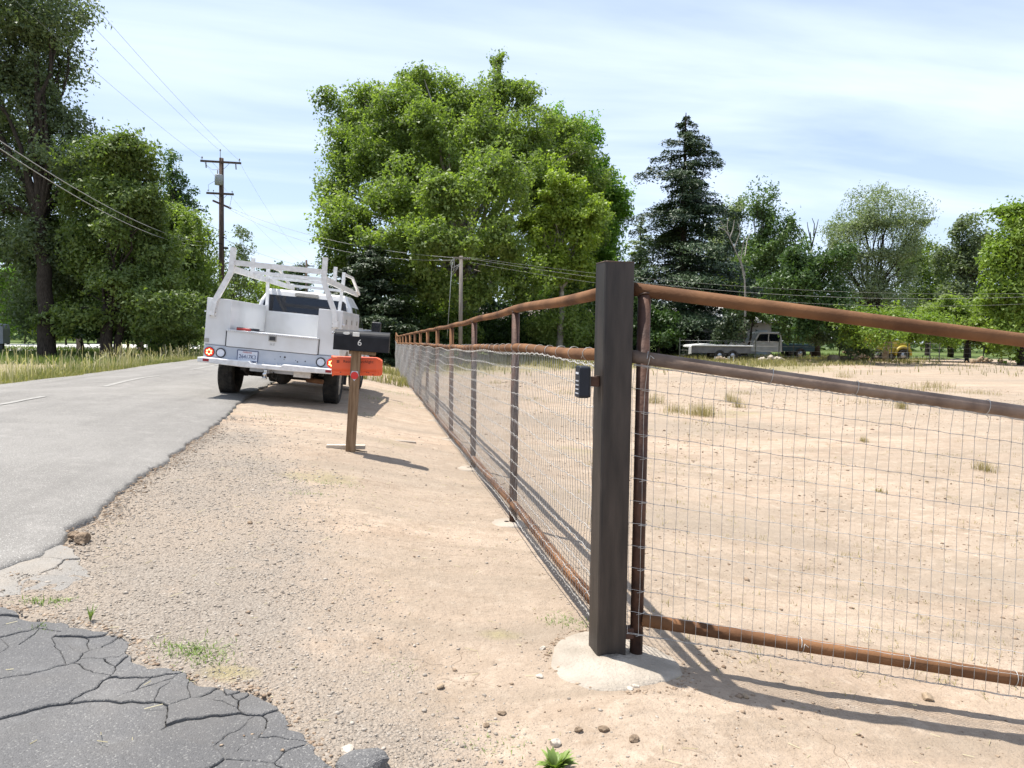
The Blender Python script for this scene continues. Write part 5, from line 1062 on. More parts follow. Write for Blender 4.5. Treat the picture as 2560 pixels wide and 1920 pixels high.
def redprof(t): return float(np.interp(t, [0, .1, .25, .35, .42, .5, .6, .75, .9, 1], [.62, .8, 1.0, .93, 1.0, .68, .72, .52, .26, .06])) 
conifer('redwood_tree', 'tall dark conifer with tiered drooping branches right of the square post', b, tp_, 5.6, 80000, .24, M['lf_red'], .38, .16, redprof, .05, .52, .45)
conifer('cedar_tree', 'dark bushy conifer at the lower left of the big broadleaf tree', at_depth(925, 40), pt(925, 612, 40).z, 3.3, 52000, .22, M['lf_cedar'], .25, .05, lambda t: float(np.interp(t, [0, .2, .5, .8, 1], [1, 1, .85, .5, .12])), .03, .34, .3)
conifer('cedar_tree', 'dark conifer shrub low behind the truck cab', at_depth(870, 48), pt(868, 690, 48).z, 2.4, 12000, .28, M['lf_cedar'], .2, .05, lambda t: float(np.interp(t, [0, .3, .8, 1], [1, 1, .6, .2])), .03, .34, .3)
conifer('pine_tree', 'pale thin conifer showing left of the tall tiered conifer', at_depth(1595, 80), pt(1597, 535, 80).z, 3.6, 8000, .42, M['lf_willow'], .25, .1, lambda t: float(np.interp(t, [0, .3, .7, 1], [1, .9, .55, .1])), .1, .7, .4)
tree('dark_shrub', 'dark shrub at the foot of the tall tiered conifer', at_depth(1650, 50), [L(1600, 820, 50, 55, 50), L(1665, 838, 50, 40, 35), L(1590, 760, 51, 45, 50), L(1650, 790, 51, 40, 40)], 14000, .22, M['lf_dark'], r=.1, clump=.8, fork=.3, cat='bush')
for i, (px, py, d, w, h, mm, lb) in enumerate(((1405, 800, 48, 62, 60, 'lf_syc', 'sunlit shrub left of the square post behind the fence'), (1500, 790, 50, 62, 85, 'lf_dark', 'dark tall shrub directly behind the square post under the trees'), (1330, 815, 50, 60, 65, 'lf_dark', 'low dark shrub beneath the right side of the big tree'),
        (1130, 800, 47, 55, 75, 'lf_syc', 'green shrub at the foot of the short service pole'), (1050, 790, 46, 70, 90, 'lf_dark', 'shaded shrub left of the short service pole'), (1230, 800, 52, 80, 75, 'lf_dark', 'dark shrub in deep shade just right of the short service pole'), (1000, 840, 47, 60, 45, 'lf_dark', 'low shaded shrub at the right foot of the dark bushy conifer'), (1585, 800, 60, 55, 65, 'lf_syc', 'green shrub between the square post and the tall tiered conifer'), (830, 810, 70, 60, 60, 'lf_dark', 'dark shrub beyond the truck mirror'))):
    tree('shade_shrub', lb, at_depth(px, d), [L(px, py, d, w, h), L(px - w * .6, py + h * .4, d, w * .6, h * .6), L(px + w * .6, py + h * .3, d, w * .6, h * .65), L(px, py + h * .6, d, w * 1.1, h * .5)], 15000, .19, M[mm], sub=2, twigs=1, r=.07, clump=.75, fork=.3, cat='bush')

# ------------------------------------------------------------------ trees along the far side of the field
tree('poplar_tree', 'pale grey green tree just right of the tall conifer', at_depth(1820, 66), [L(1840, 530, 66, 30, 35), L(1815, 580, 66, 45, 50), L(1850, 620, 66, 45, 50), L(1810, 670, 66, 50, 50), L(1835, 730, 66, 55, 50)], 15000, .24, M['lf_willow'], r=.2, sub=3, clump=1.0, fork=.35)
tree('poplar_tree', 'upright pointed green tree behind the dead white branches', at_depth(1905, 60), [L(1892, 510, 60, 22, 35), L(1900, 560, 60, 42, 50), L(1935, 590, 60, 38, 50), L(1880, 630, 60, 50, 50), L(1930, 660, 60, 55, 55), L(1895, 720, 60, 60, 50), L(1950, 730, 60, 45, 40), L(1900, 790, 60, 60, 40)], 22000, .23, M['lf_poplar'], r=.2, sub=3, clump=.95, fork=.35)
tree('broadleaf_tree', 'dark glossy green tree with a thick trunk by the field edge', gp(2040, 897, .25), [L(2010, 640, 46, 50, 50), L(2060, 660, 46, 45, 45), L(2000, 710, 46, 55, 45), L(2060, 730, 46, 60, 50), L(2030, 790, 46, 65, 40), L(1985, 800, 46, 40, 40), L(2085, 800, 46, 35, 40)], 20000, .21, M['lf_dark'], r=.27, sub=3, clump=.9, fork=.32)
tree('willow_tree', 'large airy silver green tree against the sky right of centre', at_depth(2180, 60), [L(2150, 530, 60, 60, 55), L(2230, 515, 60, 55, 50), L(2115, 590, 60, 60, 60), L(2200, 590, 60, 75, 65), L(2275, 580, 60, 40, 55), L(2100, 670, 60, 55, 55), L(2180, 680, 60, 75, 60), L(2250, 670, 60, 55, 60), L(2200, 760, 60, 80, 50), L(2110, 750, 60, 50, 45)], 44000, .20, M['lf_willow'], r=.3, sub=3, clump=1.15, fork=.3, asp=.4, droop=.4, spread=.62)
tree('garden_tree', 'olive green tree filling the gap right of the airy silver tree', at_depth(2320, 74), [L(2310, 650, 74, 55, 50), L(2360, 680, 74, 50, 50), L(2290, 720, 74, 60, 50), L(2350, 740, 74, 60, 45)], 13000, .28, M['lf_oak2'], r=.2, sub=3, clump=1.1, fork=.35)
tree('garden_tree', 'dull grey green tree left of the bright tree at the right edge', at_depth(2420, 66), [L(2420, 590, 66, 40, 45), L(2445, 640, 66, 50, 50), L(2400, 670, 66, 45, 55), L(2460, 720, 66, 50, 55), L(2400, 740, 66, 50, 45)], 17000, .25, M['lf_oak'], r=.25, sub=3, clump=1.0, fork=.35)
tree('maple_tree', 'bright lime green tree cut by the right edge of the picture', at_depth(2560, 46), [L(2560, 560, 46, 55, 50), L(2515, 620, 46, 45, 45), L(2590, 640, 46, 70, 70), L(2510, 700, 46, 55, 45), L(2570, 730, 46, 70, 60), L(2500, 760, 46, 45, 40), L(2560, 810, 46, 80, 50), L(2640, 700, 47, 80, 110)], 30000, .22, M['lf_fruit'], r=.25, sub=3, clump=.95, fork=.3, asp=.75)
tree('garden_shrub', 'broad green shrub below the bright right hand tree', at_depth(2420, 50), [L(2400, 780, 50, 60, 40), L(2460, 800, 50, 65, 45), L(2340, 800, 51, 55, 40), L(2500, 840, 50, 50, 30), L(2420, 840, 50, 60, 25)], 16000, .22, M['lf_syc'], r=.12, sub=3, clump=.85, fork=.3, cat='bush')
tree('garden_shrub', 'yellowish shrub between the tall conifer and the dead branches', at_depth(1790, 62), [L(1770, 730, 62, 45, 28), L(1820, 740, 62, 50, 28), L(1740, 760, 62, 40, 25)], 7500, .23, M['lf_sycy'], r=.08, clump=.8, fork=.35, cat='bush')
tree('garden_tree', 'small dark tree in front of the pale house wall', gp(1810, 893, .25), [L(1800, 812, 47, 26, 16), L(1826, 812, 47, 22, 18), L(1812, 828, 47, 24, 10)], 2600, .2, M['lf_cedar'], r=.09, clump=.7, fork=.6)
tree('garden_tree', 'leafy green thicket behind the old white pickup', at_depth(1960, 60), [L(1930, 810, 60, 60, 40), L(1985, 820, 60, 50, 35), L(1880, 800, 60, 45, 40)], 11000, .23, M['lf_poplar'], r=.12, clump=.9, fork=.4)
tree('hanging_shrub', 'leafy branches hanging before the pale house and old pickup', at_depth(1865, 50), [L(1865, 780, 50, 40, 20), L(1905, 785, 50, 45, 20), L(1845, 795, 50, 20, 14), L(1880, 765, 51, 60, 20), L(1975, 810, 50, 26, 22)], 7000, .19, M['lf_poplar'], r=.07, clump=.6, fork=.6, cat='bush')
tree('fruit_tree', 'low spreading fruit tree with a forked pale trunk in the field', gp(2212, 906, .15), [L(2110, 805, 44, 45, 30), L(2170, 795, 44, 55, 32), L(2240, 785, 44, 60, 28), L(2310, 800, 44, 60, 28), L(2370, 820, 44, 50, 25, 1), L(2140, 835, 44, 45, 22), L(2200, 825, 44, 50, 20, -1.5), L(2270, 825, 44, 55, 20, 1.5)], 16000, .17, M['lf_fruit'], 'barkpale', sub=3, twigs=2, r=.19, clump=.6, fork=.42)
tree('fruit_tree', 'second fruit tree with a dark trunk in the shade behind', gp(2375, 893, .2), [L(2340, 820, 50, 45, 25), L(2400, 815, 50, 50, 25), L(2375, 795, 50, 50, 25)], 6000, .19, M['lf_syc'], r=.22, clump=.65, fork=.5)
tree('hanging_shrub', 'scrubby bush beside the yellow vehicle', at_depth(2130, 47), [L(2130, 850, 47, 45, 28), L(2160, 865, 47, 35, 20), L(2080, 855, 47, 25, 20)], 5200, .18, M['lf_oak'], r=.05, clump=.6, fork=.3, cat='bush')
# bare dead trees
def dead(label, base, tips, r, mname='barkdead', nm='dead_tree'):
    b = Vector((base[0], base[1], gz(base[0], base[1]))); root = empty(nm, b); tag(root, label, 'tree'); mb = MB()
    for path in tips:
        P_ = [Vector(p) - b for p in path]; n = len(P_); r0 = r * path_r.pop(0); mb.tube(P_, [max(.02, r0 * (1 - .8 * i / (n - 1))) for i in range(n)], 7, False)
    mb.build('trunk', M[mname], root, fix=False)
D = 48; path_r = [1, .55, .4, .4, .35, .3, .45, .3]
dead('bleached dead tree with bare white limbs before the pointed tree', gp(1858, 893, .25), [[gp(1858, 893, .25), pt(1862, 820, D), pt(1864, 760, D), pt(1862, 700, D), pt(1853, 660, D), pt(1838, 625, D), pt(1824, 595, D), pt(1820, 580, D)],
    [pt(1824, 595, D), pt(1832, 575, D), pt(1836, 550, D)], [pt(1824, 592, D), pt(1812, 575, D), pt(1795, 568, D)], [pt(1836, 620, D), pt(1850, 580, D), pt(1845, 560, D)], [pt(1820, 582, D), pt(1818, 560, D), pt(1822, 545, D)], [pt(1862, 640, D - 1), pt(1868, 600, D), pt(1880, 575, D)], [pt(1863, 690, D), pt(1852, 650, D), pt(1858, 610, D), pt(1862, 590, D)], [pt(1812, 576, D), pt(1806, 560, D), pt(1800, 552, D)]], .085)
D = 62; path_r = [1, .5, .5, .4, .4, .4, .4]
dead('bare twiggy treetop above the dark glossy tree', at_depth(2030, 62), [[Vector((*at_depth(2030, 62), .3)), pt(2030, 700, D), pt(2028, 620, D), pt(2026, 580, D)], [pt(2028, 640, D), pt(2010, 580, D), pt(1990, 560, D)], [pt(2028, 620, D), pt(2040, 575, D), pt(2046, 548, D)], [pt(2027, 600, D), pt(2020, 570, D), pt(2018, 555, D)], [pt(1999, 660, D), pt(1985, 590, D), pt(1988, 550, D)], [pt(1990, 620, D), pt(1975, 585, D), pt(1970, 560, D)], [pt(2034, 590, D), pt(2036, 560, D), pt(2030, 545, D)]], .14, 'bark')

# ------------------------------------------------------------------ wood that closes the horizon
nT = 46000; ang = RNG.uniform(radians(-46), radians(66), nT); ds = RNG.uniform(112, 150, nT); hx = np.sin(ang) * ds; hy = np.cos(ang) * ds
ht = 5.5 + 3.0 * (fbm(ang * 9, ang * 0, 4, 91) + .35) + np.where(np.degrees(ang) > 22, 1.5, 0); hz = RNG.uniform(0, 1, nT) ** .8 * ht + .3
nn = RNG.normal(size=(nT, 3)); nn[:, 2] += .6
tl = leaf_mesh('treeline', np.stack([hx, hy, hz], -1), nn, .95, M['lf_far'], None, np.clip(.45 + fbm(hx * .25, hz * .6, 3, 95) + RNG.normal(0, .15, nT), 0, 1)); tag(tl, 'distant wood closing the view behind the fields', 'wood', kind='stuff')

# ------------------------------------------------------------------ houses, vehicles and clutter at the far edge of the field
def local(px, d, rz=0.0, z=None):
    x, y = at_depth(px, d); return (x, y, gz(x, y) if z is None else z), radians(-10.3) + rz
hp, hr = local(1790, 58); house = empty('house', hp, hr); tag(house, 'pale walled house behind the tall conifer and old pickup', 'house')
MB().box((-2.6, 0, 0), (4.2, 5, 2.75)).build('wall', M['house'], house)
rf = MB(); rf.add([(-3.1, -.7, 2.6), (4.6, -.7, 2.6), (4.6, 2.5, 3.9), (-3.1, 2.5, 3.9), (-3.1, 5.6, 2.6), (4.6, 5.6, 2.6), (-3.1, -.7, 2.72), (4.6, -.7, 2.72), (4.6, 2.5, 4.02), (-3.1, 2.5, 4.02), (-3.1, 5.6, 2.72), (4.6, 5.6, 2.72)], [(0, 1, 2, 3), (3, 2, 5, 4), (6, 9, 8, 7), (9, 10, 11, 8), (0, 6, 7, 1), (4, 5, 11, 10), (0, 3, 9, 6), (3, 4, 10, 9), (1, 7, 8, 2), (2, 8, 11, 5)]); rf.build('roof', M['roofw'], house)
w_o = MB().box((1.2, -.03, 1.0), (2.3, .0, 2.0)).build('window', M['glass'], house); MB().box((1.14, -.05, .94), (2.36, -.031, 1.0)).build('sill', M['house'], w_o)
MB().box((3.0, -.03, 0), (3.9, -.001, 2.05)).build('door', M['houseblue'], house)
hp, hr = local(1300, 60); h2_ = empty('house', hp, hr); tag(h2_, 'low house in deep shade under the big broadleaf tree', 'house')
MB().box((-2.8, 0, 0), (5.4, 5, 2.5)).build('wall', M['houseblue'], h2_)
rf = MB(); rf.add([(-3.3, -.6, 2.45), (5.9, -.6, 2.45), (5.9, 2.5, 3.5), (-3.3, 2.5, 3.5), (-3.3, 5.6, 2.45), (5.9, 5.6, 2.45), (-3.3, -.6, 2.6), (5.9, -.6, 2.6), (5.9, 2.5, 3.65), (-3.3, 2.5, 3.65), (-3.3, 5.6, 2.6), (5.9, 5.6, 2.6)], [(0, 1, 2, 3), (3, 2, 5, 4), (6, 9, 8, 7), (9, 10, 11, 8), (0, 6, 7, 1), (4, 5, 11, 10), (0, 3, 9, 6), (3, 4, 10, 9), (1, 7, 8, 2), (2, 8, 11, 5)]); rf.build('roof', M['roofd'], h2_)
for x_ in (-1.8, .4, 3.2): wq_ = MB().box((x_, -.03, 1.0), (x_ + 1.1, 0, 1.95)).build('window', M['glass'], h2_); MB().box((x_ - .06, -.05, .93), (x_ + 1.16, -.031, 1.0)).build('sill', M['platew'], wq_)
def simple_wheel(par, x, y, R_, w=.2):
    t_ = MB().lathe([(R_ * .6, -w / 2), (R_ * .93, -w / 2), (R_, -w / 4), (R_, w / 4), (R_ * .93, w / 2), (R_ * .6, w / 2), (R_ * .6, -w / 2)], (0, 0, 0), 'y', 20).build('wheel', M['rubber'], par); t_.location = (x, y, R_); MB().lathe([(0, -w / 2 + .01), (R_ * .6, -w / 2 + .03), (R_ * .6, w / 2 - .03), (0, w / 2 - .01)], (0, 0, 0), 'y', 16).build('rim', M['rim'], t_)
# old white pickup with a long flat bed, side on
hp, hr = local(1908, 52, .05); pk = empty('old_pickup', hp, hr); pk.scale = (1.08,) * 3; tag(pk, 'old white pickup with a rounded cab parked behind the rock pile', 'truck')
MB().prism([(-1.05, .95), (-.95, 1.05), (-.62, 1.62), (-.45, 1.70), (.65, 1.70), (.82, 1.60), (.90, 1.0), (.92, .45), (-1.05, .45)], 'y', -.82, .82).build('cab', M['carwhite'], pk, .05, 3)
for y_ in (-.826, .822):
    MB().prism([(-.78, 1.08), (-.55, 1.55), (-.02, 1.58), (-.02, 1.08)], 'y', y_, y_ + .005).build('side_window', M['glass'], pk); MB().prism([(.06, 1.08), (.06, 1.58), (.58, 1.57), (.74, 1.48), (.76, 1.08)], 'y', y_, y_ + .005).build('side_window', M['glass'], pk)
MB().prism([(-1.0, .45), (-2.45, .45), (-2.5, .95), (-2.3, 1.02), (-1.0, 1.05)], 'y', -.8, .8).build('hood', M['carwhite'], pk, .05, 3)
MB().box((.95, -.8, .5), (3.0, .8, .98)).build('cargo_bed', M['teal'], pk, .03)
for x_ in (-1.8, 2.1):
    for y_ in (-.74, .74): simple_wheel(pk, x_, y_, .36)
hp, hr = local(1782, 47, .02); tr = empty('flat_trailer', hp, hr); tag(tr, 'long low trailer with white top and dark sides near the pale house', 'trailer')
MB().box((-1.5, -.9, .45), (2.1, .9, .86)).build('side_panel', M['trailer'], tr, .02)
MB().prism([(-1.62, .80), (-1.55, .93), (-.6, 1.02), (.0, .95), (2.2, .95), (2.2, .87), (-1.5, .87)], 'y', -1.0, 1.0).build('top_deck', M['carwhite'], tr, .02)
MB().prism([(-1.72, .35), (-1.70, .80), (-1.52, .86), (-1.52, .40)], 'y', -.85, .85).build('tail_panel', M['chrome'], tr, .01)
for y_ in (-.85, .85):
    for x_ in (.2, 1.0): simple_wheel(tr, x_, y_, .32)
# yellow old truck
hp, hr = local(2215, 50, .04); yt = empty('yellow_truck', hp, hr); tag(yt, 'old yellow truck half hidden behind the forked fruit tree', 'truck')
MB().prism([(-1.3, .5), (-1.3, 1.5), (-1.0, 1.95), (-.1, 1.95), (.2, 1.38), (.9, 1.32), (1.25, 1.2), (1.32, .62), (1.15, .5)], 'y', -.7, .7).build('body', M['yellow'], yt, .06, 3)
for y_ in (-.706, .70): MB().prism([(-1.1, 1.35), (-.92, 1.8), (-.15, 1.8), (.05, 1.35)], 'y', y_, y_ + .006).build('window', M['glass'], yt)
for y_ in (-.8, .8):
    MB().tube([(.75 + .5 * cos(a), y_ * .95, .45 + .5 * sin(a)) for a in np.linspace(-.1, pi + .1, 12)], .11, 8).build('fender', M['yellow'], yt); simple_wheel(yt, .75, y_, .40); simple_wheel(yt, -1.0, y_, .40)
MB().box((-2.6, -.65, .5), (-1.33, .65, .62)).build('cargo_bed', M['wood'], yt)
MB().box((1.28, -.6, .5), (1.40, .6, .62)).build('bumper', M['under'], yt, .02)
for y_ in (-.45, .45): MB().disc((1.30, y_, 1.0), (1, 0, 0), 0, .10, .06, 16).build('headlight', M['platew'], yt)

# lumps, logs, rocks
def rock(name, label, loc, r, m_, cat='stone', sq=.7, seed=0, sub=2, group=None, rz=0.0, sx_=1.0, jag=.22):
    bm = bmesh.new(); bmesh.ops.create_icosphere(bm, subdivisions=sub, radius=1)
    rnd = random.Random(seed); dirs = [Vector((rnd.gauss(0, 1), rnd.gauss(0, 1), rnd.gauss(0, 1))).normalized() for _ in range(9)]; am = [rnd.uniform(.55, 1.0) for _ in dirs]
    for v in bm.verts:
        p = v.co.normalized(); k = 1.0
        for d, a in zip(dirs, am): t = p.dot(d); k = min(k, a / t if t > a else 1.0)
        k *= 1 + jag * .35 * float(vnoise(p.x * 3 + seed, p.y * 3 + p.z * 2.3, seed)); v.co = Vector((p.x * k * sx_, p.y * k, p.z * k * sq)) * r
    me = bpy.data.meshes.new(name); bm.to_mesh(me); bm.free(); me.materials.append(m_)
    o = bpy.data.objects.new(name, me); COL.objects.link(o); o.location = loc; o.rotation_euler = (0, 0, rz)
    return tag(o, label, cat, group) if label else o
def pile(name, label, px, py, d, n, spread, r, m_, piece, cat, seed):
    x, y = at_depth(px, d); z = gz(x, y); root = empty(name, (x, y, z)); tag(root, label, cat); rnd = random.Random(seed)
    for i in range(n):
        a = rnd.uniform(-1, 1); o = rock(piece, None, (a * spread, rnd.uniform(-.4, .4) * spread * .5, r * .5 + (1 - abs(a)) * rnd.uniform(0, 1) * spread * .35), r * rnd.uniform(.6, 1.2), m_, seed=seed + i, rz=rnd.uniform(0, 6), sub=1); o.parent = root
pile('rock_pile', 'heap of pale rocks in front of the old white pickup', 1930, 870, 46, 16, .75, .22, M['stonepale'], 'rock', 'rocks', 300)
pile('debris_pile', 'low heap of broken wood and rocks at the right field edge', 2470, 888, 48, 22, 1.3, .18, M['stonetan'], 'rock', 'rubble', 340)
pile('rubble_heap', 'small heap of rocks beside the trunk near the logs', 1800, 885, 45, 9, .5, .16, M['stonetan'], 'rock', 'rubble', 380)
for i, (px, py, d, ln, rz_, r_, lb) in enumerate(((2085, 885, 46.5, .9, 1.35, .24, 'thick cut log lying end on by the dark tree trunk'), (2125, 882, 47.5, 1.4, .3, .20, 'weathered log lying behind the end on log'), (2150, 872, 48.5, 1.2, -.2, .16, 'thin log lying highest on the wood heap'))):
    x, y = at_depth(px, d); mb = MB(); o = mb.tube([(-ln / 2, 0, 0), (0, .02, .01), (ln / 2, 0, 0)], [r_, r_ * .96, r_ * .9], 14).build('log', M['log']); o.location = (x, y, gz(x, y) + r_ * .9 + (.22 if i == 2 else 0)); o.rotation_euler = (0, 0, rz_); tag(o, lb, 'log')
x, y = gp(1782, 889, .2)[:2]; st = MB().lathe([(.34, -.1), (.26, .08), (.23, .42), (.0, .43)], (0, 0, 0), 'z', 16).build('tree_stump', M['log']); st.location = (x, y, gz(x, y)); tag(st, 'low sawn tree stump in the grass left of the big dark trunk', 'stump')
x, y = gp(1848, 893, .2)[:2]; sn = MB(); sn.tube([(0, 0, -.1), (.05, 0, .6), (.12, .05, 1.3), (.2, .1, 2.0)], [.52, .38, .27, .2], 12); o = sn.build('broken_trunk', M['bark']); o.location = (x, y, gz(x, y)); tag(o, 'stout broken dark trunk standing at the foot of the dead white tree', 'stump')
for i in range(7):
    p = pt(1785 + i * 8.3 + (3, -2, 0, 2)[i % 4], 870 + i * .3, 45.3 + .15 * (i % 3)); o = MB().prism([(-.05, 0), (.05, 0), (.05, .28), (0, .36), (-.05, .28)], 'y', -.012, .012).build('picket', M['carwhite']); o.location = (p.x, p.y, gz(p.x, p.y) + .02); o.scale = (.45, .6, .75); o.rotation_euler = (0, 0, radians(-10 + 25 * (i % 3))); tag(o, 'tiny white picket in the row before the low trailer', 'picket', 'white pickets before the trailer')
# wire stock fence at the field edge
sf = empty('stock_fence'); tag(sf, 'thin wire stock fence on steel posts along the far field edge', 'fence')
pa = [Vector((*at_depth(px, d), 0)) for px, d in ((1700, 47), (1745, 47), (1890, 46.5), (1948, 46.5), (1985, 47), (2100, 48), (2180, 48.5), (2230, 48.8), (2270, 49), (2326, 49), (2350, 49), (2460, 49.5), (2560, 50))]
for p in pa: p.z = gz(p.x, p.y); MB().bar(p, p + Vector((random.uniform(-.04, .04), 0, 1.35)), .05, .05).build('post', M['galv'], sf)
for h in (.3, .6, .9, 1.2): MB().tube([p + Vector((0, -.03, h)) for p in pa], .006, 4, False).build('strand', M['wire'], sf)
# grey roadside mailbox at the left edge
p = gp(4, 880, .32); gm = empty('roadside_mailbox', (p.x, p.y, gz(p.x, p.y)), radians(-10)); tag(gm, 'grey mailbox on a dark post at the left edge beside the grass', 'mailbox')
sc_ = (p - Vector((0, 0, CAMH))).length / FPX; MB().box((-.08, -.08, -.1), (.10, .10, 22 * sc_)).build('post', M['black'], gm)
MB().prism([(-16 * sc_, 18 * sc_), (10 * sc_, 18 * sc_), (10.5 * sc_, 50 * sc_), (8 * sc_, 58 * sc_), (-12 * sc_, 60 * sc_), (-16 * sc_, 54 * sc_)], 'y', -.25, .35).build('box_body', M['mboxgrey'], gm, .02)

# ------------------------------------------------------------------ grass
def blades(name, label, X, Y, h, w, m_, tint, lean_=.35, cat='grass', kind='stuff', parent=None, off=(0, 0, 0), heads=False, zoff=0):
    n = len(X); Z = groundz(X, Y) - .01 + zoff; a = RNG.uniform(0, 2 * pi, n); ln = RNG.normal(0, lean_, n); h = h * RNG.uniform(.55, 1.25, n)
    B = np.stack([X - off[0], Y - off[1], Z - off[2]], -1); dirv = np.stack([np.cos(a), np.sin(a), 0 * a], -1); s = np.stack([-np.sin(a), np.cos(a), 0 * a], -1) * (w * RNG.uniform(.7, 1.3, n))[:, None] * .5
    m1 = B + dirv * (ln * h * .3)[:, None] + np.array([0, 0, 1.0]) * (h * .55)[:, None]; tp = B + dirv * (ln * h)[:, None] + np.array([0, 0, 1.0]) * (h * (1 - .25 * np.abs(ln)))[:, None]
    k = 1.6 if heads else .15
    V_ = np.stack([B - s, B + s, m1 + s * .8, m1 - s * .8, tp + s * k, tp - s * k], 1).reshape(-1, 3); i = np.arange(n)[:, None] * 6
    F_ = np.concatenate([i + np.array([[0, 1, 2, 3]]), i + np.array([[3, 2, 4, 5]])])
    o = mesh_np(name, V_, F_, m_, parent, attrs={'tint': ('FACE', 'FLOAT', np.clip(np.concatenate([tint, tint]), 0, 1))})
    if label: tag(o, label, cat, kind=kind)
    return o
M['gr_dry'] = leafmat('dry_grass', (.19, .165, .075), (.46, .37, .21), .25, .7)
M['gr_mid'] = leafmat('half_dry_grass', (.125, .135, .048), (.37, .315, .155), .28, .7)
M['gr_verge'] = leafmat('verge_grass', (.095, .125, .038), (.315, .295, .130), .28, .7)
M['gr_shade'] = leafmat('green_grass', (.06, .10, .024), (.19, .23, .075), .3, .7)
M['gr_straw'] = leafmat('straw', (.32, .27, .16), (.58, .52, .36), .3, .7)
def clumpy(n, x0, x1, y0, y1, sc, seed, thr=0.0):
    X = RNG.uniform(x0, x1, n * 3); Y = RNG.uniform(y0, y1, n * 3); k = fbm(X * sc, Y * sc, 3, seed) > thr; return X[k][:n], Y[k][:n]
n = 17000; Y = 9 + 42 * RNG.uniform(0, 1, n) ** 1.3; X = -6.62 - .9 * np.abs(RNG.normal(0, 1, n)) * (1 + .6 * fbm(Y * .8, Y * 0, 3, 33)) - .25 * RNG.uniform(0, 1, n)
blades('grass_verge', 'tall half dry grass along the far road edge', X, Y, (.07 + .14 * np.clip(-(X + 6.7), 0, 1.2)) * np.clip(.9 + 1.3 * fbm(X * .9, Y * .9, 3, 38), .3, 1.6), .013, M['gr_verge'], np.clip(RNG.uniform(0, 1, n) + .6 * fbm(X * .6, Y * .6, 3, 39), 0, 1))
n = 1300; Y = 10 + 34 * RNG.uniform(0, 1, n) ** 1.2; X = -6.9 - 1.0 * np.abs(RNG.normal(0, 1, n))
blades('seed_stalks', 'pale seed stalks standing above the verge grass', X, Y, 0.42 * np.clip(1 + 1.4 * fbm(X * .7, Y * .7, 2, 40), .5, 1.6), .010, M['gr_straw'], RNG.uniform(0, 1, n), .25, heads=True)
n = 14000; X = RNG.uniform(-24, -8, n); Y = RNG.uniform(30, 56, n)
blades('tree_shade_grass', 'green grass under the roadside trees', X, Y, .26, .03, M['gr_shade'], RNG.uniform(0, 1, n))
X, Y = clumpy(24000, 1.6, 34, 28, 52, .45, 35, -.12); k = (Y > 33 + .32 * np.clip(X - 12, 0, 30)) | (RNG.uniform(0, 1, len(X)) < .05); X, Y = X[k], Y[k]
blades('field_edge_grass', 'band of yellow green dry grass across the far field', X, Y, .26, .028, M['gr_mid'], RNG.uniform(.1, 1, len(X)))
X, Y = clumpy(5000, -2.2, 1.0, 22, 46, .5, 36, -.1)
blades('shoulder_grass', 'dry grass on the far shoulder beside the fence', X, Y, .26, .024, M['gr_mid'], RNG.uniform(.1, 1, len(X)))
X, Y = clumpy(7000, 12, 42, 46, 62, .3, 37, -.1)
blades('garden_grass', 'green grass beyond the far stock fence', X, Y, .3, .05, M['gr_shade'], RNG.uniform(.3, 1, len(X)))
# tufts in the field: positions read on the ground
tx = []; ty = []; th = []
for (px, py, n_, sp, h_) in ((1640, 1010, 60, .16, .22), (1690, 1030, 40, .14, .18), (1755, 1040, 150, .24, .24), (1700, 1035, 60, .3, .14), (1825, 1005, 50, .14, .24), (1845, 1020, 50, .12, .22), (1860, 985, 40, .3, .10), (2255, 1025, 55, .12, .24), (2300, 975, 160, .8, .16), (2340, 970, 120, .5, .2), (2450, 985, 90, .5, .12), (2180, 1010, 60, .7, .1), (2460, 1175, 60, .10, .12), (2110, 945, 60, .3, .22), (2060, 955, 50, .5, .14), (1560, 975, 60, .4, .2), (1900, 950, 60, .6, .2), (2000, 960, 60, .6, .16), (2160, 1105, 30, .06, .09), (2200, 1230, 20, .05, .06), (1460, 960, 60, .5, .16), (1980, 905, 120, 1.0, .3), (2110, 903, 160, 1.2, .26), (2300, 903, 200, 1.6, .24), (2250, 905, 120, 1.0, .22), (1240, 960, 40, .3, .12), (1330, 1000, 30, .3, .1), (1750, 1060, 40, .5, .07), (1420, 985, 40, .4, .14)):
    p = gzp(px, py, -.25 if py > 940 else -.05)
    for _ in range(2): p = gzp(px, py, gz(p.x, p.y))
    n_ = int(n_ * 2.2); tx += list(RNG.normal(p.x, sp * .55, n_)); ty += list(RNG.normal(p.y, sp * .8, n_)); th += [h_ * 1.2] * n_
tx, ty, th = map(np.array, (tx, ty, th)); blades('field_tufts', 'scattered dry grass tufts on the bare field', tx, ty, th, .006, M['gr_dry'], RNG.uniform(0, 1, len(tx)), .45)
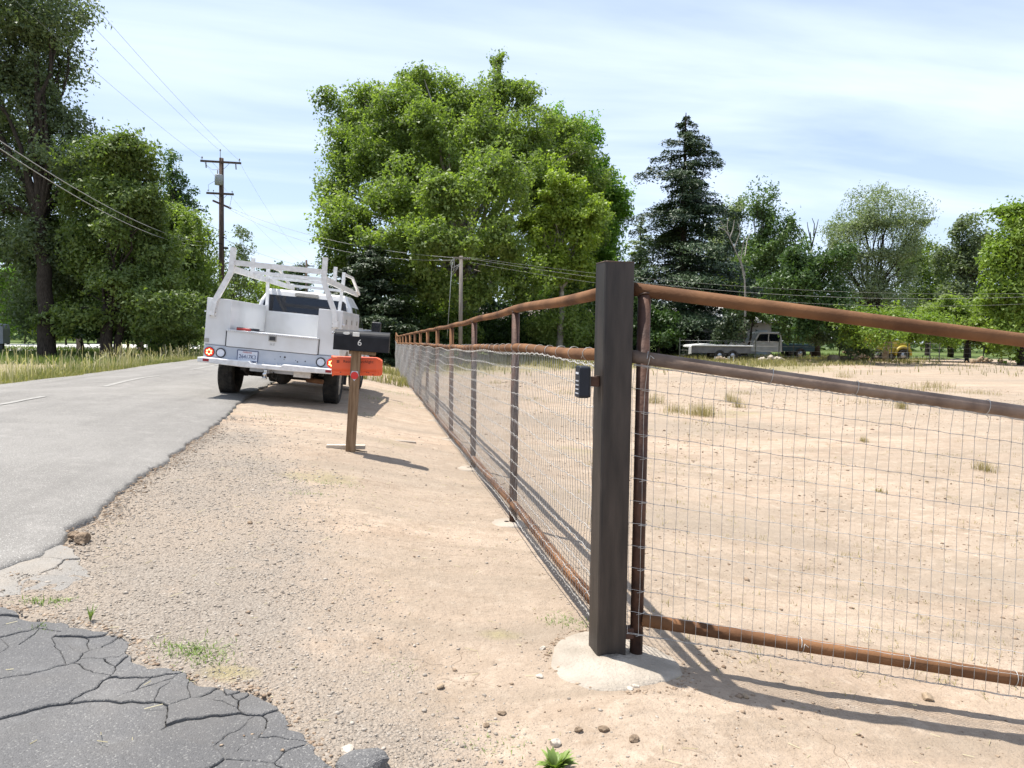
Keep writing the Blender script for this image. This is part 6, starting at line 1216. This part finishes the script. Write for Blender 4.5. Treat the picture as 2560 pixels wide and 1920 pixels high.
# little green patches on the shoulder
sx2 = []; sy2 = []; sh2 = []
for (px, py, n_, sp, h_) in ((790, 1205, 220, .16, .02), (850, 1210, 120, .12, .02), (770, 1235, 60, .08, .03), (930, 1240, 90, .12, .015), (880, 1235, 120, .2, .015), (500, 1630, 200, .07, .03), (460, 1620, 120, .06, .03), (520, 1650, 90, .04, .025), (85, 1500, 60, .03, .03), (140, 1503, 60, .03, .03), (1400, 1550, 120, .07, .025), (1440, 1560, 70, .05, .025), (950, 1000, 260, .45, .05), (1000, 985, 200, .5, .06), (900, 1035, 160, .3, .03), (1230, 1860, 110, .09, .02), (1000, 1660, 70, .05, .015), (1010, 1690, 60, .05, .015), (1140, 1795, 60, .06, .012), (1030, 1770, 40, .05, .012), (640, 1035, 120, .4, .04), (100, 1570, 60, .03, .02), (440, 1690, 50, .03, .02)):
    p = gzp(px, py, .1)
    for _ in range(3): p = gzp(px, py, gz(p.x, p.y))
    sx2 += list(RNG.normal(p.x, sp, n_)); sy2 += list(RNG.normal(p.y, sp * .7, n_)); sh2 += [h_] * n_
sx2, sy2, sh2 = map(np.array, (sx2, sy2, sh2)); blades('sparse_weeds', 'sparse low green weeds on the gravel shoulder', sx2, sy2, sh2, .004, M['weed'], RNG.uniform(.2, 1, len(sx2)), .9)
def weed(name, label, px, py, n_, h, w, spread, m_='weed', lean_=.8):
    p = gzp(px, py, .1)
    for _ in range(3): p = gzp(px, py, gz(p.x, p.y))
    root = empty(name, (p.x, p.y, gz(p.x, p.y))); tag(root, label, 'plant')
    for i in range(n_):
        a = random.uniform(0, 2 * pi); l = h * random.uniform(.6, 1.2); tilt = random.uniform(.15, 1.0) * lean_; d = Vector((cos(a), sin(a), 0)); s = Vector((-sin(a), cos(a), 0)); mb = MB(); vv = []
        for j in range(6):
            t = j / 5; c = d * (spread * .2 + l * sin(tilt * (.5 + t)) * t) + Vector((0, 0, l * t * cos(tilt * (.4 + .6 * t)) + .002)); ww = w * (sin(pi * min(1, t * .9 + .12)) ** .8) * .5
            vv += [c - s * ww + Vector((0, 0, ww * .35)), c - Vector((0, 0, 0)), c + s * ww + Vector((0, 0, ww * .35))]
        mb.add(vv, [(3 * j, 3 * j + 1, 3 * j + 4, 3 * j + 3) for j in range(5)] + [(3 * j + 1, 3 * j + 2, 3 * j + 5, 3 * j + 4) for j in range(5)], True)
        o = mb.build('leaf', M[m_], root, fix=False); at_ = o.data.attributes.new('tint', 'FLOAT', 'FACE'); at_.data.foreach_set('value', [random.uniform(.25, .95)] * len(o.data.polygons))
weed('leafy_weed', 'leafy green weed rosette at the bottom edge below the post', 1388, 1928, 95, .060, .018, .05, lean_=1.3)
weed('grass_tuft', 'small upright green tuft beside the broken drive edge', 226, 1548, 16, .06, .005, .015, lean_=.45)

# ------------------------------------------------------------------ gravel and stones
bm = bmesh.new(); bmesh.ops.create_icosphere(bm, subdivisions=1, radius=1); bm.verts.ensure_lookup_table()
OCV = np.array([(1, 0, 0), (0, 1, 0), (-1, 0, 0), (0, -1, 0), (0, 0, 1), (0, 0, -1.)]); OCF = np.array([(0, 1, 4), (1, 2, 4), (2, 3, 4), (3, 0, 4), (1, 0, 5), (2, 1, 5), (3, 2, 5), (0, 3, 5)])
ICO_V = np.array([v.co[:] for v in bm.verts]); ICO_F = np.array([[v.index for v in f.verts] for f in bm.faces]); bm.free()
M['gravel'] = leafmat('gravel_stone', (.19, .155, .12), (.42, .37, .31), 0.0, .9, (.56, .52, .45))
M['crumb'] = leafmat('earth_crumb', (.17, .115, .075), (.44, .335, .235), 0.0, .9, (.52, .45, .36))
def pebbles(name, label, X, Y, R_, tint, flat=.6, zo=.15, z=None, m_='gravel', shape=None):
    ICV, ICF = shape or (ICO_V, ICO_F)
    n = len(X); Z = (groundz(X, Y) if z is None else z) + R_ * flat * zo
    sc = np.stack([R_ * RNG.uniform(.75, 1.35, n), R_ * RNG.uniform(.7, 1.1, n), R_ * flat * RNG.uniform(.7, 1.2, n)], -1); a = RNG.uniform(0, 2 * pi, n)
    jit = RNG.uniform(.6, 1.2, (n, len(ICV), 1)); P_ = ICV[None] * jit * sc[:, None]; c, s = np.cos(a)[:, None], np.sin(a)[:, None]
    P_ = np.stack([P_[..., 0] * c - P_[..., 1] * s, P_[..., 0] * s + P_[..., 1] * c, P_[..., 2]], -1) + np.stack([X, Y, Z], -1)[:, None]
    F_ = (np.arange(n)[:, None, None] * len(ICV) + ICF[None]).reshape(-1, 3)
    o = mesh_np(name, P_.reshape(-1, 3), F_, M[m_], smooth=False, attrs={'tint': ('FACE', 'FLOAT', np.repeat(np.clip(tint, 0, 1), len(ICF)))}); return tag(o, label, 'gravel', kind='stuff')
n = 130000; Y = 2.0 + 8.5 * RNG.uniform(0, 1, n) ** 1.7; X = RNG.uniform(-2.0, 1.9, n); mk = soil_masks(X, Y)[:, 0]
k = (RNG.uniform(0, 1, n) < np.clip(mk * .95 + .05, 0, 1) * np.clip(.75 + 1.1 * fbm(X * 1.8, Y * 1.8, 3, 44), .12, 1)) & (X > edge_x(Y) + .03) & ~inpoly(X, Y, DRIVE) & (np.hypot(X - FX, (Y - PY0 + .075) * .9) > .30); X, Y = X[k], Y[k]
R_ = np.minimum(.0017 + .0017 * RNG.exponential(1, len(X)), .0105) * (1 + .08 * (Y - 2)); tint = RNG.beta(2, 2.2, len(X))
k = R_ < .0045 * (1 + .08 * (Y - 2)); pebbles('gravel', 'loose grey brown gravel covering the road shoulder', X[~k], Y[~k], R_[~k], tint[~k]); pebbles('fine_gravel', 'fine grit between the larger gravel of the shoulder', X[k], Y[k], R_[k] * 1.15, tint[k], shape=(OCV, OCF))
n = 6500; X = RNG.uniform(-.6, 6.5, n); Y = 2.1 + 9 * RNG.uniform(0, 1, n) ** 1.5; k = np.hypot(X - FX, (Y - PY0 + .075) * .9) > .30; X, Y = X[k], Y[k]
pebbles('dirt_crumbs', 'small earth crumbs scattered over the bare dirt', X, Y, .0018 + .0026 * RNG.exponential(1, len(X)), RNG.beta(1.3, 2.4, len(X)), m_='crumb', shape=(OCV, OCF))
# rubble along the broken road edge and round the footing
n = 900; Y = RNG.uniform(3.6, 9.5, n); X = edge_x(Y) + np.abs(RNG.normal(0, .06, n)) + .01; X2 = []; Y2 = []
for i in range(len(DRIVE0) - 1):
    (x0, y0), (x1, y1) = DRIVE0[i], DRIVE0[i + 1]
    if y0 < 1.9: continue
    m = int(hypot(x1 - x0, y1 - y0) * 190); t = RNG.uniform(0, 1, m); X2 += list(x0 + (x1 - x0) * t + np.abs(RNG.normal(0, .035, m))); Y2 += list(y0 + (y1 - y0) * t + np.abs(RNG.normal(0, .03, m)))
aa = RNG.uniform(0, 2 * pi, 260); X2 += list(FX + .015 + np.cos(aa) * (.30 + .02 * RNG.normal(size=260))); Y2 += list(PY0 - .075 + np.sin(aa) * (.335 + .015 * RNG.normal(size=260)))
X = np.concatenate([X, X2]); Y = np.concatenate([Y, Y2]); pebbles('edge_rubble', 'crumbled bits along the broken asphalt edges and footing', X, Y, np.minimum(.003 + .0034 * RNG.exponential(1, len(X)), .011), RNG.beta(1.5, 2.2, len(X)), .6, .1, m_='crumb')
# dry twigs and straw
n = 420; X = RNG.uniform(-1.5, 3.5, n); Y = RNG.uniform(2.2, 7.5, n); a = RNG.uniform(0, 2 * pi, n); l = RNG.uniform(.015, .06, n); Z = groundz(X, Y) + .004
dv = np.stack([np.cos(a), np.sin(a), RNG.normal(0, .12, n)], -1) * l[:, None]; P0 = np.stack([X, Y, Z], -1); sd = np.stack([-np.sin(a), np.cos(a), 0 * a], -1) * .0011
Vt = np.stack([P0 - sd, P0 + sd, P0 + dv + sd, P0 + dv - sd, P0 + np.array([0, 0, .002]), P0 + dv + np.array([0, 0, .002])], 1).reshape(-1, 3); i = np.arange(n)[:, None] * 6
o = mesh_np('dry_straw', Vt, np.concatenate([i + np.array([[0, 4, 5, 3]]), i + np.array([[4, 1, 2, 5]])]), M['gr_straw'], attrs={'tint': ('FACE', 'FLOAT', RNG.uniform(0, 1, 2 * n))}); tag(o, 'bits of dry straw lying on the dirt', 'straw', kind='stuff')
for i, (px, py, r, m_, nm, cat, sq, lb) in enumerate((
        (905, 1915, .070, 'drive', 'asphalt_lump', 'rubble', .42, 'grey asphalt lump at the bottom edge right of the drive'),
        (208, 1352, .045, 'clod', 'earth_clod', 'clod', .7, 'larger brown clod at the road edge on the left'),
        (188, 1343, .034, 'clod', 'earth_clod', 'clod', .7, 'smaller brown clod just left of the larger one at the road edge'),
        (1387, 1862, .019, 'stonepale', 'stone', 'stone', .85, 'pale rounded stone just above the leafy weed'),
        (1350, 1692, .016, 'stonepale', 'stone', 'stone', .6, 'pale flat stone left of the footing rim'),
        (1356, 1623, .015, 'stonepale', 'stone', 'stone', .7, 'pale stone touching the upper left rim of the footing'),
        (1590, 1717, .014, 'stonepale', 'stone', 'stone', .6, 'pale stone at the lower right rim of the footing'),
        (1575, 1723, .014, 'stonepale', 'stone', 'stone', .6, 'pale stone lowest below the footing rim'),
        (2317, 1748, .030, 'stonetan', 'stone', 'stone', .7, 'knobbly tan stone lying in the rail shadow at the right'),
        (1862, 1742, .016, 'stonetan', 'stone', 'stone', .6, 'small dark stone in the post shadow'),
        (1586, 1852, .022, 'clod', 'earth_clod', 'clod', .75, 'dark clod on smooth dirt below the footing'),
        (1447, 1828, .017, 'clod', 'earth_clod', 'clod', .8, 'round dark clod left of the pair of clods at the bottom'),
        (1510, 1826, .022, 'clod', 'earth_clod', 'clod', .55, 'flat brown clod right of the round dark clod'),
        (626, 1308, .020, 'clod', 'earth_clod', 'clod', .6, 'dark clod alone on the grey gravel by the mailbox side'),
        (868, 1876, .024, 'stonepale', 'stone', 'stone', .35, 'flat white stone on gravel near the asphalt lump'),
        (1100, 1718, .016, 'stonetan', 'stone', 'stone', .7, 'tan stone in the gravel below the middle of the shoulder'),
        (1255, 1785, .020, 'clod', 'earth_clod', 'clod', .5, 'reddish brown clod in the dirt at the lower middle'),
        (1215, 1815, .016, 'clod', 'earth_clod', 'clod', .5, 'small clod lower left of the reddish brown clod'))):
    p = gzp(px, py, .1)
    for _ in range(3): p = gzp(px, py, gz(p.x, p.y))
    r *= .85 if nm == 'earth_clod' and px > 700 else 1; rock(nm, lb, (p.x, p.y, gz(p.x, p.y) + r * sq * .45), r, M[m_], cat, sq, 500 + i, 2 if nm == 'asphalt_lump' else 3, None, random.uniform(0, 6), 1.25)
p = gzp(1000, 1098, .15); o = MB().box((-.16, -.05, -.02), (.20, .05, .008)).build('concrete_slab', M['kerb'], None, .006); o.location = (p.x, p.y, gz(p.x, p.y)); o.rotation_euler = (0, radians(6), .1); tag(o, 'flat pale strip of concrete lying between the mailbox and the fence', 'slab')
# dead grass litter and small dry plants over the bare field
n = 4200; X = RNG.uniform(1.5, 18, n); Y = 2.6 + 26 * RNG.uniform(0, 1, n) ** 1.4; k = fbm(X * .55, Y * .8, 4, 55) > .05; X, Y = X[k], Y[k]; n = len(X)
rep = 7; X = np.repeat(X, rep) + RNG.normal(0, .025, n * rep); Y = np.repeat(Y, rep) + RNG.normal(0, .03, n * rep)
blades('field_litter', 'flat dead grass and small dry plants over the bare field', X, Y, .035 + .02 * RNG.uniform(0, 1, len(X)), .004, M['gr_dry'], RNG.uniform(.1, .9, len(X)), 1.1)
n = 26000; X = RNG.uniform(1.2, 20, n); Y = 2.4 + 24 * RNG.uniform(0, 1, n) ** 1.5; k = fbm(X * .4, Y * .7, 4, 58) > -.05; X, Y = X[k], Y[k]
pebbles('field_clods', 'small clods and stones scattered over the bare field', X, Y, (.0028 + .0034 * RNG.exponential(1, len(X))) * (1 + .06 * Y), RNG.beta(1.2, 2.4, len(X)), .55, .1, m_='crumb', shape=(OCV, OCF))
